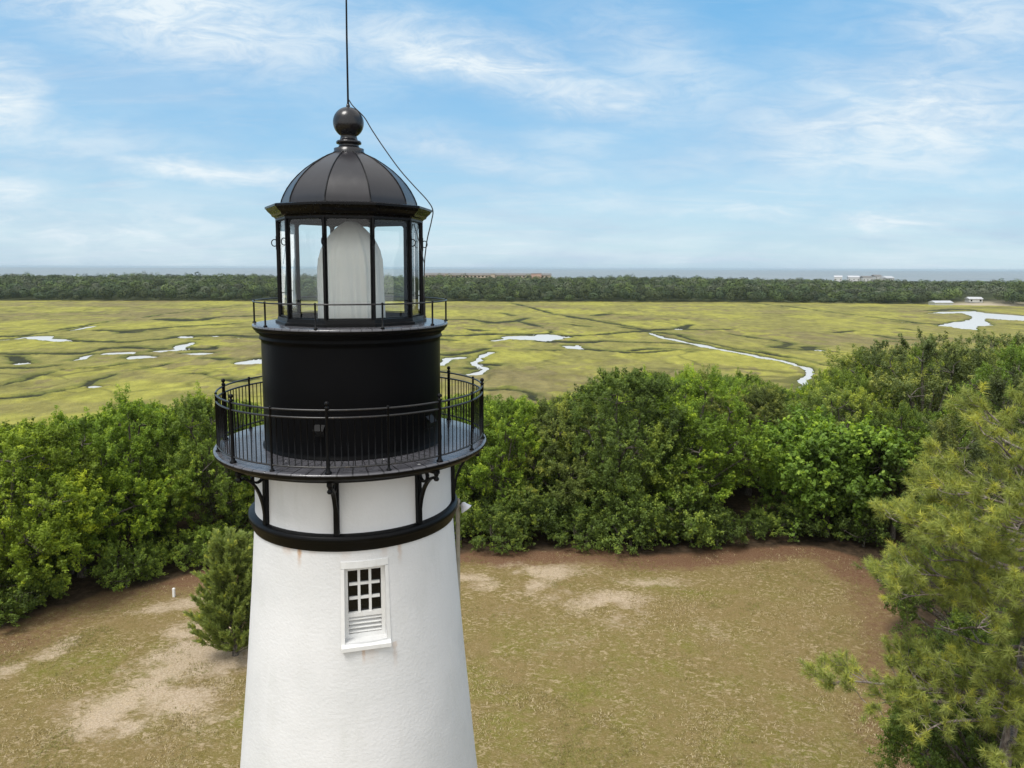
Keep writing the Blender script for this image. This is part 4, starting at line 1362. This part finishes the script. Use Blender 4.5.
# shadowy understory oak below the pine at the lower right
place_tree('live1', 'live_oak', 14.2, 20.6, 6.9, 0.8, 2.2, GREENS['dark'], 'small dark green oak growing under the pine at the lower right')
place_tree('live2', 'live_oak', 13.3, 18.5, 7.4, 0.85, 1.1, GREENS['dark'], 'dense dark green oak right behind the pine trunk in the lower right corner')
place_tree('live0', 'live_oak', 19.3, 29.5, 7.6, 0.85, 0.4, GREENS['dark'], 'dark green oak half hidden behind the pine at the right edge')
placed += [(14.2, 20.6, 2.5), (13.3, 18.5, 2.2), (19.3, 29.5, 3)]
rg = np.random.default_rng(5)
cand = np.stack([rg.uniform(-150, 150, 12000), rg.uniform(10, 116, 12000)], -1)
sdc = poly_signed(cand[:, 0], cand[:, 1], LAWN)
WOODG = 'trees of the wood between lawn and marsh'
GL = {'left': 'green tree in the wood left of the tower, crown merging with its neighbours',
      'mid': 'green tree in the wood behind the lawn, crown merging with its neighbours',
      'right': 'grey-green oak in the wood on the right, crown merging with its neighbours'}
GG = {'left': 'trees of the wood left of the tower', 'mid': 'trees of the wood behind the lawn', 'right': 'oaks of the wood on the right'}
n_tree = 0
for (x, y), s_ in zip(cand, sdc):
    if s_ < 3.0 or abs(x) > 0.98 * y + 12:
        continue
    if any((x - a) ** 2 + (y - b) ** 2 < (r_ + 1.9) ** 2 for a, b, r_ in placed):
        continue
    cap = height_cap(x, y)
    if cap < 3.6:
        continue
    px = proj(np.array([x, y, 5.0]))[0]
    if y < 33 and px > 700:
        continue
    if 430 < px < 1000 and y < 46.5:
        continue
    h = min(rg.uniform(8.2, 12.0) if px < 760 else rg.uniform(10.0, 14.5), cap * rg.uniform(.84, .98))
    if y > 62 and px < 820 and h > 0.93 * cap:
        h = cap * rg.uniform(.78, .97)
    zone = 'left' if px < 350 else ('mid' if px < 815 else 'right')
    if zone == 'right':
        kd, cs = 'live%d' % rg.integers(3), ['grey', 'olive', 'grey', 'mid']
    else:
        kd, cs = 'oak%d' % rg.integers(5), (['yellow', 'fresh', 'fresh', 'mid'] if zone == 'left' else ['mid', 'mid', 'fresh', 'dark', 'yellow', 'olive'])
    col_ = np.array(GREENS[cs[rg.integers(len(cs))]]) * rg.uniform(.72, 1.30) * rg.uniform(.96, 1.04, 3)
    ws = min(1.25, max(0.8, 9.5 / h * rg.uniform(.8, 1.0)))
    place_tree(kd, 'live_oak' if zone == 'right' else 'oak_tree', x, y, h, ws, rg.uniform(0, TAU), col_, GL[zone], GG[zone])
    placed.append((x, y, 1.8 + 0.5 * ws))
    n_tree += 1
print('woodland trees', n_tree)

# low shrubs that close the foot of the wood along the lawn
PROTO['shrub0'] = make_tree_meshes(401, H=3.0, RX=1.9, n_lobes=9, sub=14, leaf=0.15, per=60, clump_r=0.36, base=-0.05, lobe_r=.42)
PROTO['shrub1'] = make_tree_meshes(402, H=3.0, RX=2.1, n_lobes=9, sub=14, leaf=0.13, per=70, clump_r=0.34, base=-0.05, lobe_r=.42)


def edge_points(P, a, b, step):
    out, acc = [], 0
    for p, q in zip(P[a:b - 1], P[a + 1:b]):
        L = np.linalg.norm(q - p)
        t = step - acc
        while t < L:
            e = (q - p) / L
            out.append((p + e * t, np.array([-e[1], e[0]])))
            t += step
        acc = L - (t - step)
    return out


for k, (p, nrm) in enumerate(edge_points(LAWN, 4, 19, 1.25)):
    off = rg.uniform(0.6 if p[0] > -8 else 0.0, 3.6 if p[0] > -8 else 5.5)
    x, y = p + nrm * off
    if poly_signed(np.array([x]), np.array([y]), LAWN)[0] < 0:
        x, y = p - nrm * off
    px = proj(np.array([x, y, 1.0]))[0]
    h = rg.uniform(1.4, 3.0) * (1.15 if 480 < px < 720 else 0.9)
    mt, mc = PROTO['shrub%d' % (k % 2)]
    root = empty('shrub', (x, y, float(hill_z(x, y))), rg.uniform(0, TAU))
    root.scale = (h / 3 * rg.uniform(.9, 1.3),) * 2 + (h / 3,)
    side = 'left of the tower' if px < 350 else 'right of the tower'
    tag(root, 'leafy shrub at the foot of the wood along the lawn edge, ' + side, 'shrub', 'shrubs along the lawn edge ' + side)
    link('stem', mt, None, root)
    c = link('foliage', mc, None, root)
    c.color = (*(np.array(GREENS['dark' if px > 480 else 'mid']) * rg.uniform(.8, 1.25)), 1)

mp = on_z(174, 597, 0.0)
MP = empty('marker_post', (mp[0], mp[1], float(hill_z(mp[0], mp[1]))))
tag(MP, 'small white marker post at the foot of the wood left of the tower', 'post')
MB().box((0, 0, 0.22), (0.11, 0.11, 0.44)).build('post', M['white'], MP)
MB().add([(-.065, -.065, .44), (.065, -.065, .44), (.065, .065, .44), (-.065, .065, .44), (0, 0, .50)], [(3, 2, 1, 0), (0, 1, 4), (1, 2, 4), (2, 3, 4), (3, 0, 4)]).build('cap', M['white'], MP)

# ------------------------------------------------------------------ cedar at the lawn edge left of the tower
def build_cedar():
    rg = np.random.default_rng(77)
    p = on_z(229, 658, 0.0)
    root = empty('cedar_tree', (p[0] + 0.2, p[1] + 0.2, 0.0))
    root.scale = (0.96, 0.96, 0.93)
    tag(root, 'small feathery cedar standing on the lawn beside the tower\'s left side', 'tree')
    tb = MB().tube([(0, 0, -0.2), (0.05, 0, 2.5), (0, 0.03, 5.4)], [0.16, 0.1, 0.02], 8)
    P, N, Dr, T, Sz = [], [], [], [], []
    nb = 210
    for k in range(nb):
        t = (k + .5) / nb
        z0 = 0.08 + 5.0 * t ** 1.1
        a = k * 2.39996 + rg.normal(0, .3)
        L = (2.1 * (1 - (z0 / 6.4)) ** 0.7 * min(1, .72 + z0 / 2.2) + 0.2) * rg.uniform(.66, 1.2)
        up = rg.uniform(.35, .75) + 0.5 * t
        d = unit(np.array([math.cos(a), math.sin(a), up]))
        pts = [np.array([0, 0, z0]) + d * L * q + np.array([0, 0, 0.18 * L * q * q]) for q in np.linspace(0, 1, 5)]
        tb.tube([tuple(q) for q in pts], list(np.linspace(.022, .006, 5)), 5)
        for s in range(26):
            q = rg.uniform(.25, 1.0)
            b = np.array([0, 0, z0]) + d * L * q + np.array([0, 0, 0.18 * L * q * q])
            sd_ = unit(d * 1.0 + rand_dir(rg, 1)[0] * .65 + np.array([0, 0, .45]))
            Ls = rg.uniform(.22, .5) * (1.15 - .45 * q)
            m = 26
            u = rg.uniform(0, 1, m)
            pos = b + sd_ * (u * Ls)[:, None] + rand_dir(rg, m) * 0.04
            dirn = unit(sd_ + rand_dir(rg, m) * .55)
            P.append(pos); Dr.append(dirn); T.append(np.full(m, .40 + rg.normal(0, .14)) + 0.35 * u * (q - .2)); Sz.append(np.full(m, .13))
    P, Dr, T, Sz = np.vstack(P), np.vstack(Dr), np.concatenate(T), np.concatenate(Sz)
    n = len(P)
    side = unit(np.cross(Dr, rand_dir(rg, n))) * 0.017
    v = np.stack([P - side, P + side, P + Dr * Sz[:, None]], 1).reshape(-1, 3)
    me = raw_mesh('foliage', v, np.arange(3 * n).reshape(n, 3), False, {'tint': np.clip(T, 0, 1)})
    tb.build('trunk', M['bark'], root)
    c = link('foliage', me, M['needle'], root)
    c.color = (0.250, 0.310, 0.085, 1)


build_cedar()


# ------------------------------------------------------------------ pine at the right edge
def build_pine():
    rg = np.random.default_rng(4)
    bx, by = 11.1, 16.2
    root = empty('pine_tree', (bx, by, 0.0))
    tag(root, 'long-needled pine with bare grey branches filling the lower right edge', 'tree')
    top = 13.9
    tb = MB()

    def trunk_at(z):
        return np.array([0.30 * math.sin(z * .25) + 0.045 * z, 0.25 * math.sin(z * .33 + 1), z])
    tb.tube([tuple(trunk_at(z)) for z in np.linspace(-.3, top, 14)], list(np.linspace(.24, .03, 14)), 10)
    tips = []

    def limb(z0, az, L, rise, droop, dens=1.0, dead=False):
        p = trunk_at(z0)
        h = np.array([math.cos(az), math.sin(az), 0])
        sidev = np.array([-h[1], h[0], 0])
        n = 9
        pts = []
        wob = rg.normal(0, .12, n).cumsum() * 0.35
        for i in range(n):
            q = i / (n - 1)
            pts.append(p + h * L * q + sidev * wob[i] * L * .3 + np.array([0, 0, rise * L * q - droop * L * q * q + 0.12 * math.sin(5 * q + az)]))
        r0_ = 0.022 + 0.013 * L
        tb.tube([tuple(v) for v in pts], list(np.linspace(r0_, .010, n)), 7)
        nt = int((10 if dead else 19) * L / 3.0 * dens)
        for j in range(nt):
            q = rg.uniform(.30, 1.0) if j else 1.0
            i0 = min(int(q * (n - 1)), n - 2)
            f = q * (n - 1) - i0
            b = pts[i0] * (1 - f) + pts[i0 + 1] * f
            d = unit(h * rg.uniform(.2, 1.0) + sidev * rg.choice([-1, 1]) * rg.uniform(.2, 1.0) + np.array([0, 0, rg.uniform(-.05, .75)]))
            tl = rg.uniform(.35, .95) * (1.15 - .5 * q) * (L / 3) ** .4
            e = b + d * tl + np.array([0, 0, .10])
            tb.tube([tuple(b), tuple(b + d * tl * .5), tuple(e)], [.013, .010, .006], 5)
            if dead:
                if rg.uniform() < .5:
                    e2 = e + unit(d + rand_dir(rg, 1)[0]) * .3
                    tb.tube([tuple(e), tuple(e2)], [.007, .003], 4)
                continue
            tips.append((e, unit(d + np.array([0, 0, .5]))))
            for s in range(rg.integers(2, 4)):
                d2 = unit(d + rand_dir(rg, 1)[0] * .8 + np.array([0, 0, .25]))
                b2 = b + (e - b) * rg.uniform(.45, .95)
                e2 = b2 + d2 * rg.uniform(.18, .42)
                tb.tube([tuple(b2), tuple(e2)], [.007, .005], 4)
                tips.append((e2, unit(d2 + np.array([0, 0, .4]))))
    golden = 2.39996
    k = 0
    for z0 in np.linspace(8.9, top - .3, 34):
        t = (z0 - 8.9) / (top - 8.9)
        L = 3.3 * (1 - t) ** .75 * rg.uniform(.75, 1.08) + .45
        limb(z0, k * golden + rg.normal(0, .25), L, 0.25 + .30 * t + rg.normal(0, .08), .22 * (1 - t))
        k += 1
    # the low limb reaching out to the left over the lawn, and its fellows
    for z_, a_, l_ in ((9.4, 215, 2.6), (10.1, 240, 2.6), (10.9, 200, 2.6), (11.6, 225, 2.3), (9.0, 232, 2.3), (7.9, 262, 2.2), (9.9, 185, 2.9), (9.5, 172, 2.8), (11.9, 190, 2.2), (11.0, 175, 2.6)):
        limb(z_, D2R(a_), l_, .16, .08)
    limb(7.3, D2R(178), 4.4, 0.16, .14, 1.15)
    limb(7.1, D2R(186), 3.7, 0.12, .12, 1.0)
    limb(6.9, D2R(196), 2.9, 0.10, .16, .7)
    limb(7.5, D2R(160), 2.6, 0.12, .12, .8)
    for z_, a_, l_ in ((8.2, 240, 2.2), (7.6, 225, 2.0), (7.2, 270, 1.9), (8.4, 285, 2.0), (6.9, 250, 1.8), (8.8, 262, 2.2), (7.9, 190, 2.2)):
        limb(z_, D2R(a_), l_, .18, .10, 1.3)
    limb(6.6, D2R(235), 2.4, 0.05, .12, .9)
    limb(6.2, D2R(300), 2.4, 0.05, .12, .9)
    limb(7.4, D2R(255), 2.0, 0.15, .12, .9)
    for z0, az, L in ((9.6, 170, 2.6), (9.0, 200, 2.2), (10.4, 185, 2.3), (8.4, 158, 1.9), (7.6, 215, 2.0), (7.2, 182, 2.2)):
        limb(z0, D2R(az), L, .12, .10, 1.0, True)
    tb.build('trunk', M['pinebark'], root)
    nn = 84
    E_ = np.array([t[0] for t in tips])
    Dn = np.array([t[1] for t in tips])
    n = len(E_)
    tint = np.clip(0.52 + rg.normal(0, .16, n), .05, 1)
    E_ = np.repeat(E_, nn, 0); Dn = np.repeat(Dn, nn, 0)
    u = rg.uniform(-.16, .06, n * nn)
    q = rand_dir(rg, n * nn)
    dr = unit(Dn * rg.uniform(.25, 1.3, n * nn)[:, None] + q * .95)
    b = E_ + Dn * u[:, None]
    Ln = rg.uniform(.13, .22, n * nn)[:, None]
    side = unit(np.cross(dr, rand_dir(rg, n * nn))) * 0.0058
    tip = b + dr * Ln - np.array([0, 0, .03])
    v = np.stack([b - side, b + side, tip], 1).reshape(-1, 3)
    tt = np.clip(np.repeat(tint, nn) + rg.normal(0, .10, n * nn) + .15 * dr[:, 2], 0, 1)
    me = raw_mesh('needles', v, np.arange(3 * n * nn).reshape(-1, 3), False, {'tint': tt})
    c = link('needles', me, M['needle'], root)
    c.color = (0.290, 0.335, 0.084, 1)
    print('pine tufts', n)


build_pine()

# ------------------------------------------------------------------ far wood along the shore: reads as one mass
def build_far_wood():
    rg = np.random.default_rng(9)
    P, N, C, Sz = [], [], [], []
    pal = np.array([(0.085, 0.120, 0.044), (0.100, 0.135, 0.046), (0.078, 0.098, 0.046), (0.122, 0.138, 0.090), (0.110, 0.148, 0.046), (0.098, 0.116, 0.072), (0.072, 0.102, 0.052)])
    trees = []
    for row in range(46):
        d0 = 3 + row * (7.5 if row < 8 else 9.0)
        sp = 10.0 if row < 8 else 11.5
        for x in np.arange(-820, 860, sp):
            xx, dd = x + rg.uniform(-4, 4), d0 + rg.uniform(-3.5, 3.5)
            yy = shore_y(xx) + dd + 16 * (fbm(np.array([xx / 40.0]), np.array([0.5]), 58, 3)[0] - .5) * (row < 3)
            if abs(xx) > 0.80 * yy + 30:
                continue
            # the sandy lot with its two pale houses stays open
            if 336 < xx < 412 and 545 < yy < 606 and not (xx > 384 and yy > 572):
                continue
            trees.append((xx, yy, dd, row))
    for xx, yy, dd, row in trees:
        z0 = float(shore_z(xx, yy))
        big = fbm(np.array([xx / 45.0]), np.array([yy / 45.0]), 52, 2)[0]
        h = rg.uniform(8.6, 13.8) + 9.0 * (big - .5) + (3.0 if rg.uniform() < .05 else 0)
        if row < 1:
            h *= rg.uniform(.5, .95)
        elif row < 3:
            h *= rg.uniform(.75, 1.0)
        if xx > 240:
            h *= 0.86
        r_ = rg.uniform(4.2, 7.6)
        m = 330 if row < 6 else 150
        q = rand_dir(rg, m)
        lo = -0.9 if row < 5 else -0.1
        q[:, 2] = np.where(q[:, 2] < lo, -q[:, 2], q[:, 2])
        # uneven outline: a few bulges per crown
        bd = rand_dir(rg, 5)
        bulge = np.max(q @ bd.T, 1)
        rad = (0.70 + 0.34 * np.clip(bulge, 0, 1) ** 3) * rg.uniform(.86, 1.06, m)
        ctr = np.array([xx, yy, z0 + h * .58])
        pos = ctr + q * rad[:, None] * np.array([r_, r_, h * .44])
        c = (pal[rg.integers(len(pal))] if row > 1 else pal[rg.choice([0, 2, 6, 2])]) * rg.uniform(.50, 1.18 if row > 1 else .9)
        P.append(pos); N.append(unit(q * 1.0 + rand_dir(rg, m) * .3 + np.array([0, 0, .25])))
        C.append(np.clip(c * rg.uniform(.90, 1.12, (m, 1)), 0, 1)); Sz.append(rg.uniform(0.8, 1.4, m))
    P, N, C, Sz = np.vstack(P), np.vstack(N), np.vstack(C), np.concatenate(Sz)
    n = len(P)
    a = unit(np.cross(N, rand_dir(rg, n)))
    b = np.cross(N, a)
    v = np.stack([P - a * Sz[:, None] * .5, P + b * Sz[:, None] * .4, P + a * Sz[:, None] * .5, P - b * Sz[:, None] * .4], 1).reshape(-1, 3)
    me = raw_mesh('far_wood', v, np.arange(4 * n).reshape(n, 4), False, {'leafc': C})
    m, t = new_mat('far_foliage')
    at = t.n('ShaderNodeAttribute', attribute_name='leafc').outputs['Color']
    finish(t, at, 0.8, None, spec=0.1)
    o = link('far_wood', me, m)
    tag(o, 'long dark green coastal wood between the marsh and the sea', 'wood', kind='stuff')
    print('far wood faces', n)
    # bare pale trunks standing along the wood's edge are inside the mass


build_far_wood()

# ------------------------------------------------------------------ far buildings
M['roofgrey'] = paint('grey_shingle', (0.16, 0.155, 0.15), 0.8, 0.3, 0.5)
M['roofpale'] = paint('pale_metal_roof', (0.46, 0.47, 0.49), 0.5, 0.2, 0.5)
M['stucco'] = paint('beige_stucco', (0.46, 0.38, 0.29), 0.8, 0.2, 0.4)
M['pinkst'] = paint('pink_stucco', (0.50, 0.33, 0.26), 0.8, 0.2, 0.4)
M['siding'] = paint('white_siding', (0.50, 0.50, 0.48), 0.7, 0.2, 0.6)


def gable(mb, cx, cy, z, lx, ly, h, over=0.5):
    x, y = lx / 2 + over, ly / 2 + over
    mb.add([(cx - x, cy - y, z), (cx + x, cy - y, z), (cx + x, cy + y, z), (cx - x, cy + y, z), (cx - x, cy, z + h), (cx + x, cy, z + h)],
           [(0, 1, 5, 4), (2, 3, 4, 5), (1, 2, 5), (3, 0, 4), (3, 2, 1, 0)])


def long_block():
    Y = 1040.0
    x0, x1 = on_y(425, 275, Y)[0], on_y(551, 275, Y)[0]
    gz = -7.0
    root = empty('apartment_building', ((x0 + x1) / 2, Y, gz))
    tag(root, 'long low beige apartment row with grey roof on the seashore', 'building')
    L = x1 - x0
    zt = on_y(500, 275.0, Y)[2] - gz
    MB().box((0, 0, zt / 2), (L, 14, zt)).build('wall', M['stucco'], root)
    rb = MB()
    gable(rb, 0, 0, zt, L, 14, 2.6)
    ro = rb.build('roof', M['roofgrey'], root)
    for px, wd, tall in ((447, 5, 1.2), (493, 6, 1.4), (534, 8, 2.0), (539, 6, 2.2)):
        xx = on_y(px, 275, Y)[0] - (x0 + x1) / 2
        st = MB().box((xx, -8.0, (zt + tall) / 2), (wd, 3.2, zt + tall)).build('stair_tower', M['pinkst'] if px > 500 else M['stucco'], root)
        gb_ = MB()
        gable(gb_, xx, -8.0, zt + tall, wd, 3.2, 1.0, .3)
        gb_.build('roof', M['roofgrey'], st)
    k = 0
    for xx in np.arange(-L / 2 + 3, L / 2 - 2, 5.2):
        for zz in (zt - 2.2, zt - 5.2):
            MB().box((xx, -7.02, zz), (2.6, 0.1, 1.7)).build('window', M['darkglass'], root)


long_block()


def house(px, pyb, Y, lx, ly, wallh, roofh, roofm, label, rz=0.0, group=None, gz=None):
    p = on_y(px, pyb, Y)
    z = float(shore_z(p[0], Y)) if gz is None else gz
    root = empty('beach_house', (p[0], Y, z), rz)
    tag(root, label, 'house', group)
    MB().box((0, 0, wallh / 2), (lx, ly, wallh)).build('wall', M['siding'], root)
    rb = MB()
    gable(rb, 0, 0, wallh, lx, ly, roofh)
    rb.build('roof', roofm, root)
    for xx in np.linspace(-lx / 2 + 1.6, lx / 2 - 1.6, max(2, int(lx / 4))):
        for zz in np.arange(1.6, wallh - .8, 2.9):
            MB().box((xx, -ly / 2 - .03, zz), (1.3, 0.08, 1.4)).build('window', M['darkglass'], root)
    return root


house(941, 299, 592, 15, 8, 2.2, 1.5, M['roofpale'], 'long low white house with a pale roof at the marsh edge', 0.1)
house(974, 297, 604, 10, 8, 2.8, 1.6, M['roofpale'], 'small pale-roofed white house among the trees right of the long low one', -0.15)
for k, (px, lx, wh, rm, lab) in enumerate(((838, 9, 15.6, 'roofpale', 'leftmost pale beach house above the far wood'), (853, 13, 15.4, 'roofpale', 'wide pale beach house on the seashore, second from the left'), (866, 12, 15.2, 'roofgrey', 'grey-roofed beach house in the middle of the seashore group'),
                                    (876, 10, 17.0, 'roofgrey', 'tallest dark-roofed beach house on the seashore'), (887, 14, 15.0, 'roofpale', 'rightmost pale beach house on the seashore'))):
    house(px, 281, 1085 + 9 * (k % 2), lx * 1.15, 11, wh - 4.6, 2.4, M[rm], lab, 0.2 * (k - 2), 'beach houses on the seashore', gz=-5.4)


# ------------------------------------------------------------------ sea haze: one even pale volume over land and water
def build_haze():
    m = bpy.data.materials.new('pale_sea_haze')
    m.use_nodes = True
    t = NT(m.node_tree)
    v = t.n('ShaderNodeVolumePrincipled', ins={'Color': (0.52, 0.63, 0.70, 1), 'Density': 0.00007, 'Anisotropy': 0.2})
    o = t.n('ShaderNodeOutputMaterial')
    t.t.links.new(v.outputs[0], o.inputs['Volume'])
    tag(MB().box((0, 0, 5.5), (46000, 46000, 37.0)).build('haze', m), kind='stuff')


build_haze()
